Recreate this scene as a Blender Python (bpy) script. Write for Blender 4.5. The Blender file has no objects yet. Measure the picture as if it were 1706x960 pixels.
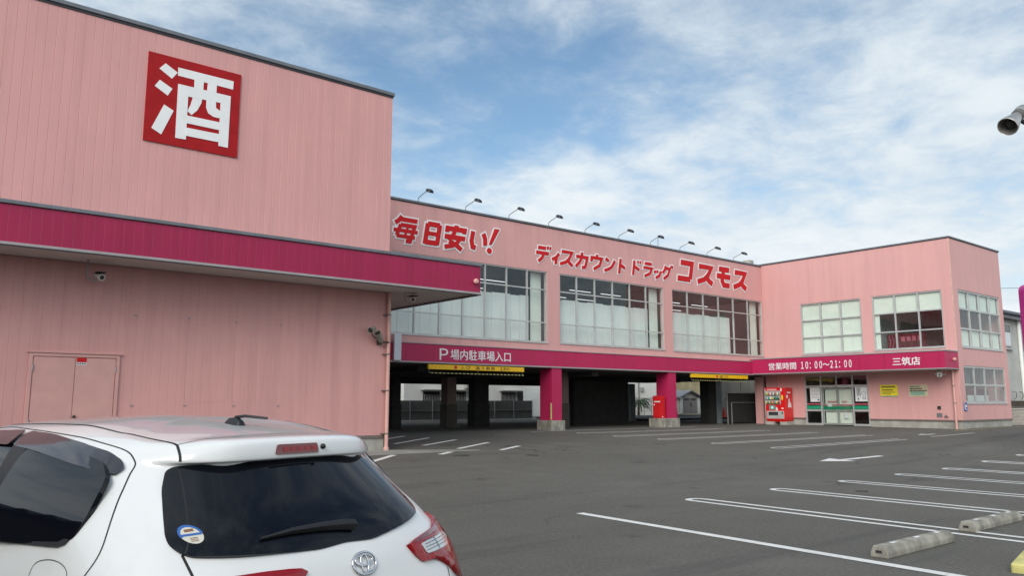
import bpy, bmesh, math, random
from mathutils import Vector, Matrix
from mathutils.bvhtree import BVHTree
from mathutils.geometry import delaunay_2d_cdt

# ------------------------------------------------------------------ light settings
EXPO = .74
SKY_BLUE = (1.0, 1.10, 1.08, 1)
SKY_SEED = 17.9
SKY_COV = (.42, .74)
SKY_HOLES = [((.74, .88, .58), 60, .05), ((.60, .92, .40), 120, .08), ((.85, .90, .44), 150, .07), ((.5, -.15, .85), 10, .14)]

# ------------------------------------------------------------------ camera, sky, sun, exposure
# axes: X runs along the long shop front (to the right), Y runs away from the car park towards it
R = math.radians
scene = bpy.context.scene
COL = scene.collection
random.seed(7)

cam_d = bpy.data.cameras.new('camera')
cam = bpy.data.objects.new('camera', cam_d)
COL.objects.link(cam)
cam.location = (0, 0, 1.62)
cam.rotation_euler = (R(90 + 8.2237), 0, R(-39.277))
cam_d.sensor_fit = 'HORIZONTAL'
cam_d.sensor_width = 36
cam_d.lens = 36 * 1323.94 / 1706
cam_d.clip_start = 0.05
cam_d.clip_end = 5000
scene.camera = cam

SUN_EL, SUN_AZ = 31.0, 240.0            # azimuth measured from +Y clockwise, so the light comes from -X and a little -Y
sd = Vector((math.sin(R(SUN_AZ)) * math.cos(R(SUN_EL)), math.cos(R(SUN_AZ)) * math.cos(R(SUN_EL)), math.sin(R(SUN_EL))))
sun_d = bpy.data.lights.new('sun', 'SUN')
sun = bpy.data.objects.new('sun', sun_d)
COL.objects.link(sun)
sun_d.energy = 1.5
sun_d.angle = R(40)
sun_d.color = (1.0, .95, .88)
sun.rotation_euler = sd.to_track_quat('Z', 'Y').to_euler()
sun.location = (-20, -10, 40)

world = bpy.data.worlds.new('World')
scene.world = world
world.use_nodes = True
nt = world.node_tree
nt.nodes.clear()
N, LK = nt.nodes.new, nt.links.new
def wmath(op, a, b=None, c=None, clamp=False):
    n = N('ShaderNodeMath'); n.operation = op; n.use_clamp = clamp
    for i, v in enumerate((a, b, c)):
        if v is None: continue
        if isinstance(v, (int, float)): n.inputs[i].default_value = v
        else: LK(v, n.inputs[i])
    return n.outputs[0]
def wdot(v, d):
    n = N('ShaderNodeVectorMath'); n.operation = 'DOT_PRODUCT'
    LK(v, n.inputs[0]); n.inputs[1].default_value = d
    return n.outputs['Value']
def wmix(f, a, b):
    n = N('ShaderNodeMix'); n.data_type = 'RGBA'
    for sock, v in ((n.inputs[0], f), (n.inputs[6], a), (n.inputs[7], b)):
        if isinstance(v, (int, float)): sock.default_value = v
        elif isinstance(v, tuple): sock.default_value = v
        else: LK(v, sock)
    return n.outputs[2]
def wnoise(vec, scale, detail, rough, dist=0.0):
    n = N('ShaderNodeTexNoise'); n.noise_dimensions = '3D'
    LK(vec, n.inputs['Vector']); n.inputs['Scale'].default_value = scale
    n.inputs['Detail'].default_value = detail; n.inputs['Roughness'].default_value = rough
    n.inputs['Distortion'].default_value = dist
    return n.outputs['Fac']
def wramp(v, a, b):
    n = N('ShaderNodeMapRange'); n.interpolation_type = 'SMOOTHSTEP'
    LK(v, n.inputs['Value']); n.inputs['From Min'].default_value = a; n.inputs['From Max'].default_value = b
    return n.outputs['Result']
tc = N('ShaderNodeTexCoord')
dirv = tc.outputs['Generated']
sep = N('ShaderNodeSeparateXYZ'); LK(dirv, sep.inputs[0])
zc = wmath('MAXIMUM', sep.outputs[2], 0.0)
den = wmath('ADD', zc, .16)
cmb = N('ShaderNodeCombineXYZ')
LK(wmath('DIVIDE', sep.outputs[0], den), cmb.inputs[0])
LK(wmath('DIVIDE', sep.outputs[1], den), cmb.inputs[1])
cmb.inputs[2].default_value = SKY_SEED
sky = N('ShaderNodeTexSky'); sky.sky_type = 'NISHITA'; sky.sun_disc = False
sky.sun_elevation = R(SUN_EL); sky.sun_rotation = R(SUN_AZ)
sky.air_density = 1.0; sky.dust_density = .6; sky.ozone_density = 1.4
n1 = wnoise(cmb.outputs[0], 1.15, 9, .58, .12)
n2 = wnoise(cmb.outputs[0], 5.2, 8, .62, .25)
n3 = wnoise(cmb.outputs[0], .46, 4, .5, .1)
dens = wmath('ADD', wmath('ADD', wmath('MULTIPLY', n1, .46), wmath('MULTIPLY', n2, .42)), wmath('MULTIPLY', n3, .35))
# where the cloud sheet is torn and the blue shows (directions in the sky)
for d, k, amt in SKY_HOLES:
    dd = Vector(d).normalized()
    g = wmath('POWER', wmath('MAXIMUM', wdot(dirv, tuple(dd)), 0.0), k)
    dens = wmath('SUBTRACT', dens, wmath('MULTIPLY', g, amt))
low = wmath('POWER', wmath('SUBTRACT', 1.0, zc), 4.0)      # the sheet closes towards the horizon
dens = wmath('ADD', dens, wmath('MULTIPLY', low, .22))
cov = wramp(dens, SKY_COV[0], SKY_COV[1])
thick = wramp(wmath('ADD', wmath('MULTIPLY', n1, .6), wmath('MULTIPLY', n2, .4)), .35, .66)
cloud = wmix(wmath('ADD', wmath('MULTIPLY', thick, .55), wmath('MULTIPLY', low, .75), clamp=True), (3.9, 4.75, 5.55, 1), (7.0, 7.4, 7.6, 1))
glow = wmath('POWER', wmath('MAXIMUM', wdot(dirv, tuple(sd)), 0.0), 2.5)
cl2 = N('ShaderNodeMix'); cl2.data_type = 'RGBA'; cl2.blend_type = 'MULTIPLY'; cl2.inputs[0].default_value = 1
LK(cloud, cl2.inputs[6])
gcomb = N('ShaderNodeCombineColor')
for i, s_ in enumerate((1.25, 1.15, 1.0)):
    LK(wmath('ADD', wmath('MULTIPLY', glow, s_), 1.0), gcomb.inputs[i])
LK(gcomb.outputs[0], cl2.inputs[7])
blue = N('ShaderNodeMix'); blue.data_type = 'RGBA'; blue.blend_type = 'MULTIPLY'; blue.inputs[0].default_value = 1
LK(sky.outputs[0], blue.inputs[6]); blue.inputs[7].default_value = SKY_BLUE
final = wmix(cov, blue.outputs[2], cl2.outputs[2])
bg = N('ShaderNodeBackground'); bg.inputs['Strength'].default_value = .08
LK(final, bg.inputs['Color'])
wo = N('ShaderNodeOutputWorld'); LK(bg.outputs[0], wo.inputs[0])

vs = scene.view_settings
vs.view_transform = 'Standard'; vs.look = 'None'; vs.gamma = 1; vs.use_curve_mapping = False
vs.exposure = EXPO

# ------------------------------------------------------------------ materials
MATS = {}
def newmat(name):
    m = bpy.data.materials.new(name); m.use_nodes = True
    t = m.node_tree; b = t.nodes.get('Principled BSDF')
    MATS[name] = m
    return m, t, b
def nmath(t, op, a, b=None, clamp=False):
    n = t.nodes.new('ShaderNodeMath'); n.operation = op; n.use_clamp = clamp
    for i, v in enumerate((a, b)):
        if v is None: continue
        if isinstance(v, (int, float)): n.inputs[i].default_value = v
        else: t.links.new(v, n.inputs[i])
    return n.outputs[0]
def nmix(t, f, a, b, blend='MIX'):
    n = t.nodes.new('ShaderNodeMix'); n.data_type = 'RGBA'; n.blend_type = blend
    for sock, v in ((n.inputs[0], f), (n.inputs[6], a), (n.inputs[7], b)):
        if isinstance(v, (int, float)): sock.default_value = v
        elif isinstance(v, tuple): sock.default_value = v if len(v) == 4 else (*v, 1)
        else: t.links.new(v, sock)
    return n.outputs[2]
def nnoise(t, vec, scale, detail=4, rough=.55, stretch=None):
    if stretch:
        mp = t.nodes.new('ShaderNodeMapping'); mp.inputs['Scale'].default_value = stretch
        t.links.new(vec, mp.inputs['Vector']); vec = mp.outputs[0]
    n = t.nodes.new('ShaderNodeTexNoise'); t.links.new(vec, n.inputs['Vector'])
    n.inputs['Scale'].default_value = scale; n.inputs['Detail'].default_value = detail; n.inputs['Roughness'].default_value = rough
    return n.outputs['Fac']
def nrange(t, v, a, b, c=0.0, d=1.0):
    n = t.nodes.new('ShaderNodeMapRange'); n.interpolation_type = 'SMOOTHSTEP'
    t.links.new(v, n.inputs['Value'])
    for i, x in zip((1, 2, 3, 4), (a, b, c, d)): n.inputs[i].default_value = x
    return n.outputs['Result']
def npos(t):
    return t.nodes.new('ShaderNodeNewGeometry').outputs['Position']
def nobj(t):
    return t.nodes.new('ShaderNodeTexCoord').outputs['Object']
def mat(name, col, rough=.6, metal=0.0, spec=.5, vary=.12, vscale=3.0, bump=0.0, bscale=40, coat=0.0, stretch=None):
    m, t, b = newmat(name)
    o = npos(t)
    n = nnoise(t, o, vscale, 5, .6, stretch)
    f = nrange(t, n, .3, .7)
    lo = tuple(c * (1 - vary) for c in col); hi = tuple(min(1, c * (1 + vary * .6)) for c in col)
    t.links.new(nmix(t, f, lo, hi), b.inputs['Base Color'])
    b.inputs['Roughness'].default_value = rough; b.inputs['Metallic'].default_value = metal
    b.inputs['Specular IOR Level'].default_value = spec
    b.inputs['Coat Weight'].default_value = coat
    if bump:
        bn = t.nodes.new('ShaderNodeBump'); bn.inputs['Strength'].default_value = bump; bn.inputs['Distance'].default_value = .01
        t.links.new(nnoise(t, o, bscale, 6, .6), bn.inputs['Height']); t.links.new(bn.outputs[0], b.inputs['Normal'])
    return m
def panel_mat(name, col, pitch, depth, dirt, rough=.45, seamdark=.25):
    """painted metal cladding: upright seams every pitch metres, rain streaks and grime"""
    m, t, b = newmat(name)
    g = t.nodes.new('ShaderNodeNewGeometry')
    sp = t.nodes.new('ShaderNodeSeparateXYZ'); t.links.new(g.outputs['Position'], sp.inputs[0])
    sn = t.nodes.new('ShaderNodeSeparateXYZ'); t.links.new(g.outputs['True Normal'], sn.inputs[0])
    ay = nmath(t, 'GREATER_THAN', nmath(t, 'ABSOLUTE', sn.outputs[1]), .5)
    u = nmath(t, 'ADD', nmath(t, 'MULTIPLY', sp.outputs[0], ay), nmath(t, 'MULTIPLY', sp.outputs[1], nmath(t, 'SUBTRACT', 1.0, ay)))
    fr = nmath(t, 'FRACT', nmath(t, 'DIVIDE', u, pitch))
    seam = nrange(t, nmath(t, 'ABSOLUTE', nmath(t, 'SUBTRACT', fr, .5)), .0, .05, 1.0, 0.0)
    idx = nmath(t, 'FLOOR', nmath(t, 'ADD', nmath(t, 'DIVIDE', u, pitch), .5))
    wn = t.nodes.new('ShaderNodeTexWhiteNoise'); wn.noise_dimensions = '1D'; t.links.new(idx, wn.inputs['W'])
    pos = g.outputs['Position']
    streak = nrange(t, nnoise(t, pos, 1.0, 6, .65, (3.2, 3.2, .22)), .42, .72)
    blot = nrange(t, nnoise(t, pos, .55, 5, .6), .38, .68)
    fine = nnoise(t, pos, 9.0, 5, .6)
    c0 = nmix(t, nmath(t, 'MULTIPLY', streak, dirt), (*col, 1), tuple(c * k for c, k in zip(col, (.74, .72, .73))) + (1,))
    c1 = nmix(t, nmath(t, 'MULTIPLY', blot, dirt * .8), c0, tuple(c * k for c, k in zip(col, (.82, .84, .86))) + (1,))
    c2 = nmix(t, nmath(t, 'MULTIPLY', wn.outputs[0], .10), c1, tuple(c * .72 for c in col) + (1,))
    c3 = nmix(t, nmath(t, 'MULTIPLY', fine, .10), c2, tuple(c * .8 for c in col) + (1,))
    c4 = nmix(t, nmath(t, 'MULTIPLY', seam, nmath(t, 'MULTIPLY', nmath(t, 'ADD', wn.outputs[0], .35), seamdark)), c3, tuple(c * .35 for c in col) + (1,))
    t.links.new(c4, b.inputs['Base Color'])
    b.inputs['Roughness'].default_value = rough
    b.inputs['Specular IOR Level'].default_value = .35
    bn = t.nodes.new('ShaderNodeBump'); bn.inputs['Strength'].default_value = .6; bn.inputs['Distance'].default_value = depth
    wav = nnoise(t, pos, 1.3, 2, .5, (1, 1, .35))
    t.links.new(nmath(t, 'SUBTRACT', nmath(t, 'MULTIPLY', wav, .35), seam), bn.inputs['Height']); t.links.new(bn.outputs[0], b.inputs['Normal'])
    return m
def glass_mat(name, tint, ior=1.5, reflect=1.0, rough=0.0, facing_min=.04):
    m, t, b = newmat(name); t.nodes.remove(b)
    tr = t.nodes.new('ShaderNodeBsdfTransparent'); tr.inputs[0].default_value = (*tint, 1)
    gl = t.nodes.new('ShaderNodeBsdfGlossy'); gl.inputs['Roughness'].default_value = rough
    gl.inputs['Color'].default_value = (reflect, reflect, reflect, 1)
    lw = t.nodes.new('ShaderNodeLayerWeight'); lw.inputs[0].default_value = .5
    mx = t.nodes.new('ShaderNodeMixShader')
    f0 = ((ior - 1) / (ior + 1)) ** 2
    f = nmath(t, 'ADD', nmath(t, 'MULTIPLY', nmath(t, 'POWER', lw.outputs['Facing'], 5.0), (1 - f0) * .55), f0 * 1.1)
    t.links.new(f, mx.inputs[0]); t.links.new(tr.outputs[0], mx.inputs[1]); t.links.new(gl.outputs[0], mx.inputs[2])
    bn = t.nodes.new('ShaderNodeBump'); bn.inputs['Strength'].default_value = .25; bn.inputs['Distance'].default_value = .02
    t.links.new(nnoise(t, npos(t), .9, 2, .5), bn.inputs['Height'])
    t.links.new(bn.outputs[0], gl.inputs['Normal'])
    t.links.new(mx.outputs[0], t.nodes['Material Output'].inputs[0])
    return m
def emit_mat(name, col, k):
    m, t, b = newmat(name)
    b.inputs['Base Color'].default_value = (*col, 1); b.inputs['Emission Color'].default_value = (*col, 1); b.inputs['Emission Strength'].default_value = k
    return m

PINK = (.665, .345, .330)
PINKW = (.68, .36, .342)
MAG = (.46, .019, .092)
M = dict(
 pink_ribbed=panel_mat('pink_ribbed_cladding', PINK, .19, .001, .38, seamdark=.05),
 pink_low=panel_mat('pink_low_cladding', (.665, .345, .325), .19, .001, .55, seamdark=.04),
 pink_flat=panel_mat('pink_flat_cladding', PINKW, .30, .004, .30, seamdark=.10),
 magenta=panel_mat('magenta_cladding', (.36, .016, .074), .19, .001, .7, seamdark=.03),
 magenta_flat=panel_mat('magenta_panel', MAG, 1.2, .004, .3, seamdark=.2),
 pink_door=mat('pink_door_paint', (.60, .325, .30), .45, vary=.06),
 pink_pipe=mat('pink_pipe_paint', (.66, .38, .33), .45, vary=.10, vscale=5),
 cap=mat('grey_coping_metal', (.17, .18, .20), .4, .3, vary=.15),
 capdark=mat('dark_shadow_gap_metal', (.03, .03, .035), .5, vary=.1),
 trim=mat('light_grey_trim', (.34, .31, .32), .5, vary=.1),
 bannerred=mat('banner_maroon', (.15, .012, .02), .6, vary=.2),
 soffit=mat('soffit_board', (.60, .56, .53), .7, vary=.08),
 concrete=mat('plinth_concrete', (.36, .35, .31), .85, vary=.22, vscale=2.2, bump=.3, bscale=30),
 concrete_old=mat('weathered_concrete', (.30, .285, .24), .9, vary=.40, vscale=5, bump=.6, bscale=45, stretch=(1, 1, .4)),
 flash=mat('plinth_flashing', (.16, .13, .12), .5, vary=.15),
 alu=mat('window_aluminium', (.47, .48, .47), .35, .25, vary=.10),
 board=mat('white_backing_board', (.84, .86, .83), .6, vary=.05, vscale=.8),
 blind=mat('cream_roller_blind', (.80, .83, .74), .7, vary=.05, vscale=1.2),
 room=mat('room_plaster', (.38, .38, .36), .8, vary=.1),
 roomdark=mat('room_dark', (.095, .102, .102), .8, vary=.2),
 black=mat('deck_shade_and_black', (.022, .022, .021), .85, vary=.3),  # shade inside the open deck put into the colour; the black gate shares it
 ceilingdark=mat('undercroft_ceiling_shade', (.05, .05, .048), .85, vary=.25, vscale=1.2),  # ceiling and beams coloured dark to stand for the shade under the deck
 colbrown=mat('column_brown', (.20, .135, .125), .7, vary=.15),
 coldado=mat('column_dado', (.075, .062, .05), .7, vary=.2),
 colgrey=mat('column_grey', (.30, .34, .36), .7, vary=.1),
 white=mat('sign_white', (.80, .80, .80), .45, vary=.04),
 offwhite=mat('panel_offwhite', (.66, .70, .74), .4, vary=.05),
 red=mat('sign_red', (.56, .014, .018), .6, vary=.08, spec=.2),
 deepred=mat('board_red', (.36, .010, .013), .6, vary=.10, spec=.2),
 yellow=mat('bar_yellow', (.80, .47, .008), .45, vary=.08),
 ink=mat('dark_ink', (.03, .028, .03), .5, vary=.1),
 inkred=mat('red_ink', (.50, .02, .03), .5, vary=.1),
 steel=mat('galvanised_steel', (.36, .37, .37), .4, .7, vary=.15),
 lampblack=mat('black_lamp_housing', (.018, .018, .024), .45, vary=.2),
 lampsilver=mat('silver_lamp_housing', (.52, .50, .47), .32, .75, vary=.12),
 lampglass=mat('lamp_lens_dark', (.035, .03, .03), .1, vary=.1, spec=.8),
 camwhite=mat('camera_white', (.72, .70, .66), .4, vary=.08),
 housewall=mat('neighbour_white_wall', (.76, .76, .73), .8, vary=.08, vscale=.7),
 houseplaster=mat('neighbour_grey_wall', (.46, .46, .43), .85, vary=.14, vscale=.8),
 tan=mat('tan_block_wall', (.44, .37, .22), .9, vary=.25, vscale=1.6),
 greywall=mat('grey_block_wall', (.33, .32, .28), .9, vary=.22, vscale=1.4, stretch=(1, 1, .25)),
 brownblock=mat('brown_block_wall', (.075, .058, .04), .9, vary=.35, vscale=1.4),
 fence=mat('grey_mesh_panel', (.20, .205, .20), .6, vary=.18, vscale=1.0),
 rail=mat('fence_rail', (.45, .46, .44), .45, .4, vary=.1),
 shedwall=mat('shed_beige_resin', (.56, .52, .46), .6, vary=.06),
 sheddoor=mat('shed_grey_door', (.30, .27, .255), .6, vary=.08),
 shedroof=mat('shed_grey_roof', (.24, .25, .27), .7, vary=.15),
 cone=mat('cone_red', (.60, .05, .03), .5, vary=.15),
 leaf=mat('leaf_green', (.055, .10, .03), .6, vary=.4, vscale=9),
 bark=mat('stem_brown', (.12, .08, .05), .9, vary=.3),
 tile=mat('corrugated_roof', (.13, .15, .18), .5, vary=.2),
 darkhouse=mat('dark_shed_wall', (.035, .033, .038), .85, vary=.3, vscale=1.2),
 vmred=mat('vending_red', (.66, .012, .014), .3, vary=.06, coat=.4),
 vmsilver=mat('vending_silver', (.62, .60, .58), .3, .3, vary=.08),
 vmblack=mat('vending_black', (.015, .015, .017), .3, vary=.1),
 vmwin=glass_mat('vending_glass', (.86, .88, .88), 1.45),
 green=mat('door_band_green', (.012, .30, .16), .45, vary=.08),
 pinkband=mat('door_band_pink', (.55, .12, .16), .45, vary=.08),
 doorglass=glass_mat('door_glass', (.93, .95, .94), 1.5),
 winglass=glass_mat('window_glass', (.94, .965, .96), 1.5, 1.0),
 yellowsign=mat('yellow_notice', (.78, .64, .03), .5, vary=.06),
 creamsign=mat('cream_notice', (.58, .52, .34), .5, vary=.12, vscale=8),
 tealink=mat('teal_ink', (.06, .36, .30), .5, vary=.1),
 blue=mat('blue_plate', (.03, .06, .30), .45, vary=.1),
 magsign=mat('pole_sign_magenta', (.46, .010, .20), .35, vary=.05),
 bin=mat('storage_bin_grey', (.16, .16, .155), .6, vary=.1),
 paper=mat('paper_white', (.74, .75, .76), .6, vary=.05),
 tube=emit_mat('ceiling_tube_light', (.95, .98, 1.0), .9),
 kerbyellow=mat('yellow_kerb_paint', (.58, .53, .19), .7, vary=.22, vscale=6, bump=.3),
 rubber=mat('black_rubber', (.02, .02, .02), .7, vary=.2),
)
# ground
def asphalt():
    m, t, b = newmat('asphalt')
    p = npos(t)
    grain = nnoise(t, p, 55, 3, .7)
    sp = t.nodes.new('ShaderNodeTexVoronoi'); sp.inputs['Scale'].default_value = 70; t.links.new(p, sp.inputs['Vector'])
    wide = nrange(t, nnoise(t, p, .16, 5, .6), .35, .65)
    mid = nrange(t, nnoise(t, p, .9, 6, .65), .35, .68)
    spot = nrange(t, nnoise(t, p, 2.1, 3, .5), .70, .78)
    wear = nrange(t, nnoise(t, p, .5, 4, .6, (.22, 1.4, 1)), .45, .7)
    c = nmix(t, wide, (.098, .093, .079, 1), (.122, .116, .100, 1))
    c = nmix(t, nmath(t, 'MULTIPLY', mid, .35), c, (.070, .066, .058, 1))
    c = nmix(t, nmath(t, 'MULTIPLY', wear, .30), c, (.130, .123, .106, 1))
    c = nmix(t, nmath(t, 'MULTIPLY', spot, .45), c, (.045, .043, .041, 1))
    c = nmix(t, nmath(t, 'MULTIPLY', nrange(t, grain, .35, .75), .55), c, (.165, .156, .138, 1))
    c = nmix(t, nmath(t, 'MULTIPLY', nrange(t, sp.outputs['Distance'], .0, .35, 1, 0), .45), c, (.05, .049, .046, 1))
    chip = nnoise(t, p, 21, 4, .75)
    c = nmix(t, nmath(t, 'MULTIPLY', nrange(t, chip, .50, .68), .42), c, (.185, .178, .16, 1))
    c = nmix(t, nmath(t, 'MULTIPLY', nrange(t, chip, .50, .34, 0, 1), .40), c, (.045, .043, .038, 1))
    # hairline cracks, patched seams, tyre tracks and drips of oil
    ms = t.nodes.new('ShaderNodeVectorMath'); ms.operation = 'ADD'
    wob = t.nodes.new('ShaderNodeTexNoise'); wob.inputs['Scale'].default_value = .7; wob.inputs['Detail'].default_value = 5; t.links.new(p, wob.inputs['Vector'])
    sc = t.nodes.new('ShaderNodeVectorMath'); sc.operation = 'SCALE'; sc.inputs['Scale'].default_value = 1.6; t.links.new(wob.outputs['Color'], sc.inputs[0])
    t.links.new(p, ms.inputs[0]); t.links.new(sc.outputs[0], ms.inputs[1])
    vo = t.nodes.new('ShaderNodeTexVoronoi'); vo.feature = 'DISTANCE_TO_EDGE'; vo.inputs['Scale'].default_value = .17; t.links.new(ms.outputs[0], vo.inputs['Vector'])
    crack = nmath(t, 'MULTIPLY', nrange(t, vo.outputs['Distance'], .0, .006, 1, 0), nrange(t, nnoise(t, p, .23, 3, .5), .48, .60))
    c = nmix(t, nmath(t, 'MULTIPLY', crack, .9), c, (.030, .029, .027, 1))
    track = nrange(t, nnoise(t, p, 1.0, 5, .6, (.10, 1.1, 1)), .52, .68)
    c = nmix(t, nmath(t, 'MULTIPLY', track, .45), c, (.058, .056, .052, 1))
    oil = nmath(t, 'MULTIPLY', nrange(t, nnoise(t, p, .75, 3, .45), .66, .74), nrange(t, nnoise(t, p, 5, 4, .6), .35, .6))
    c = nmix(t, nmath(t, 'MULTIPLY', oil, .55), c, (.032, .031, .03, 1))
    dust = nrange(t, nnoise(t, p, .30, 6, .7), .55, .78)
    c = nmix(t, nmath(t, 'MULTIPLY', dust, .6), c, (.165, .158, .14, 1))
    t.links.new(c, b.inputs['Base Color'])
    b.inputs['Roughness'].default_value = .85; b.inputs['Specular IOR Level'].default_value = .3
    bn = t.nodes.new('ShaderNodeBump'); bn.inputs['Strength'].default_value = .7; bn.inputs['Distance'].default_value = .006
    t.links.new(grain, bn.inputs['Height']); t.links.new(bn.outputs[0], b.inputs['Normal'])
    return m
M['asphalt'] = asphalt()
def paint(name, col, worn):
    m, t, b = newmat(name)
    p = npos(t)
    w = nrange(t, nnoise(t, p, 14, 6, .7), .62 - worn, .72)
    w2 = nrange(t, nnoise(t, p, 1.6, 4, .6), .40, .75)
    c = nmix(t, nmath(t, 'MULTIPLY', w, .55), col, tuple(x * .35 for x in col))
    c = nmix(t, nmath(t, 'MULTIPLY', w2, .30), c, tuple(x * .5 for x in col))
    t.links.new(c, b.inputs['Base Color']); b.inputs['Roughness'].default_value = .7
    return m
M['line'] = paint('white_road_paint', (.74, .73, .70), .10)
M['lineworn'] = paint('worn_white_road_paint', (.60, .59, .56), .20)
M['lineyellow'] = paint('yellow_road_paint', (.50, .40, .14), .15)
M['apron'] = mat('apron_concrete', (.27, .265, .24), .9, vary=.22, vscale=1.5, bump=.3, bscale=40)
M['iron'] = mat('iron_cover', (.055, .05, .045), .7, .3, vary=.3, vscale=12)

# ------------------------------------------------------------------ mesh helpers
BASE = {}
class MB:
    def __init__(s): s.v = []; s.f = []
    def add(s, vs_, fs):
        o = len(s.v); s.v += [tuple(p) for p in vs_]; s.f += [tuple(o + i for i in f) for f in fs]
        return s
    def box(s, x0, x1, y0, y1, z0, z1):
        x0, x1 = sorted((x0, x1)); y0, y1 = sorted((y0, y1)); z0, z1 = sorted((z0, z1))
        return s.add([(x, y, z) for z in (z0, z1) for y in (y0, y1) for x in (x0, x1)],
                     [(0, 2, 3, 1), (4, 5, 7, 6), (0, 1, 5, 4), (2, 6, 7, 3), (0, 4, 6, 2), (1, 3, 7, 5)])
    def prism(s, poly, vec):
        n = len(poly); q = [Vector(p) for p in poly]; w = Vector(vec)
        nor = Vector((0, 0, 0))
        for i in range(n): nor += q[i].cross(q[(i + 1) % n])
        if nor.dot(w) > 0: q = q[::-1]
        vs_ = q + [p + w for p in q]
        fs = [tuple(range(n)), tuple(range(2 * n - 1, n - 1, -1))]
        fs += [(i, i + n, (i + 1) % n + n, (i + 1) % n) for i in range(n)]
        return s.add(vs_, fs)
    def tube(s, pts, r, n=10, r2=None):
        pts = [Vector(p) for p in pts]; rings = []
        for i, p in enumerate(pts):
            d = (pts[min(i + 1, len(pts) - 1)] - pts[max(i - 1, 0)]).normalized()
            a = d.cross(Vector((0, 0, 1)) if abs(d.z) < .9 else Vector((1, 0, 0))).normalized(); b = d.cross(a)
            rr = r if r2 is None else r + (r2 - r) * i / (len(pts) - 1)
            rings.append([p + (a * math.cos(k * 2 * math.pi / n) + b * math.sin(k * 2 * math.pi / n)) * rr for k in range(n)])
        vs_ = [p for q in rings for p in q]; fs = []
        for i in range(len(rings) - 1):
            for k in range(n): fs.append((i * n + k, i * n + (k + 1) % n, (i + 1) * n + (k + 1) % n, (i + 1) * n + k))
        fs += [tuple(range(n - 1, -1, -1)), tuple((len(rings) - 1) * n + k for k in range(n))]
        return s.add(vs_, fs)
    def lathe(s, prof, org, axis, n=24):
        """prof: (distance along the axis, radius)"""
        d = Vector(axis).normalized(); a = d.cross(Vector((0, 0, 1)) if abs(d.z) < .9 else Vector((1, 0, 0))).normalized(); b = d.cross(a)
        o = Vector(org); vs_ = []; fs = []
        for h, r in prof:
            vs_ += [o + d * h + (a * math.cos(k * 2 * math.pi / n) + b * math.sin(k * 2 * math.pi / n)) * r for k in range(n)]
        for i in range(len(prof) - 1):
            for k in range(n): fs.append((i * n + k, i * n + (k + 1) % n, (i + 1) * n + (k + 1) % n, (i + 1) * n + k))
        fs += [tuple(range(n - 1, -1, -1)), tuple((len(prof) - 1) * n + k for k in range(n))]
        return s.add(vs_, fs)
    def build(s, name, m, parent=None, smooth=False, bevel=0, local=False, fixn=True):
        me = bpy.data.meshes.new(name)
        off = Vector((0, 0, 0)) if (local or parent is None) else BASE.get(parent.name, Vector((0, 0, 0)))
        me.from_pydata([Vector(p) - off for p in s.v], [], s.f)
        if fixn:
            bm = bmesh.new(); bm.from_mesh(me); bmesh.ops.recalc_face_normals(bm, faces=bm.faces); bm.to_mesh(me); bm.free()
        me.materials.append(m if not isinstance(m, str) else M[m])
        o = bpy.data.objects.new(name, me); COL.objects.link(o)
        if smooth:
            me.polygons.foreach_set('use_smooth', [True] * len(me.polygons))
            if smooth != 'all':
                sm = o.modifiers.new('edge', 'EDGE_SPLIT'); sm.split_angle = R(smooth if not isinstance(smooth, bool) else 40)
        if bevel:
            bv = o.modifiers.new('bevel', 'BEVEL'); bv.width = bevel; bv.segments = 2; bv.limit_method = 'ANGLE'
        if parent is not None:
            o.parent = parent; BASE[o.name] = off
        return o
def split_build(mb, name, m, parent, **k):
    """every separate piece of the mesh as an object of its own"""
    par = list(range(len(mb.v)))
    def find(i):
        while par[i] != i: par[i] = par[par[i]]; i = par[i]
        return i
    for f in mb.f:
        for j in f[1:]: par[find(j)] = find(f[0])
    groups = {}
    for f in mb.f: groups.setdefault(find(f[0]), []).append(f)
    out = []
    for fs in groups.values():
        ids = sorted({i for f in fs for i in f}); mp = {i: n for n, i in enumerate(ids)}
        b = MB(); b.add([mb.v[i] for i in ids], [tuple(mp[i] for i in f) for f in fs]); out.append(b.build(name, m, parent, **k))
    return out
MB.split = lambda s, name, m, parent, **k: split_build(s, name, m, parent, **k)
def tag(o, label=None, cat=None, group=None, kind=None):
    if label: o['label'] = label
    if cat: o['category'] = cat
    if group: o['group'] = group
    if kind: o['kind'] = kind
    return o
def thing(name, loc, label, cat, group=None, rz=0.0):
    o = bpy.data.objects.new(name, None); COL.objects.link(o); o.empty_display_size = .2
    o.location = loc; o.rotation_euler = (0, 0, rz); BASE[o.name] = Vector(loc)
    return tag(o, label, cat, group)
def box(name, m, parent, *b, **k):
    return MB().box(*b).build(name, m, parent, **k)
def copy_tree(o, parent=None):
    c = o.copy(); COL.objects.link(c)
    if parent is not None: c.parent = parent
    for ch in list(o.children): copy_tree(ch, c)
    return c

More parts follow.
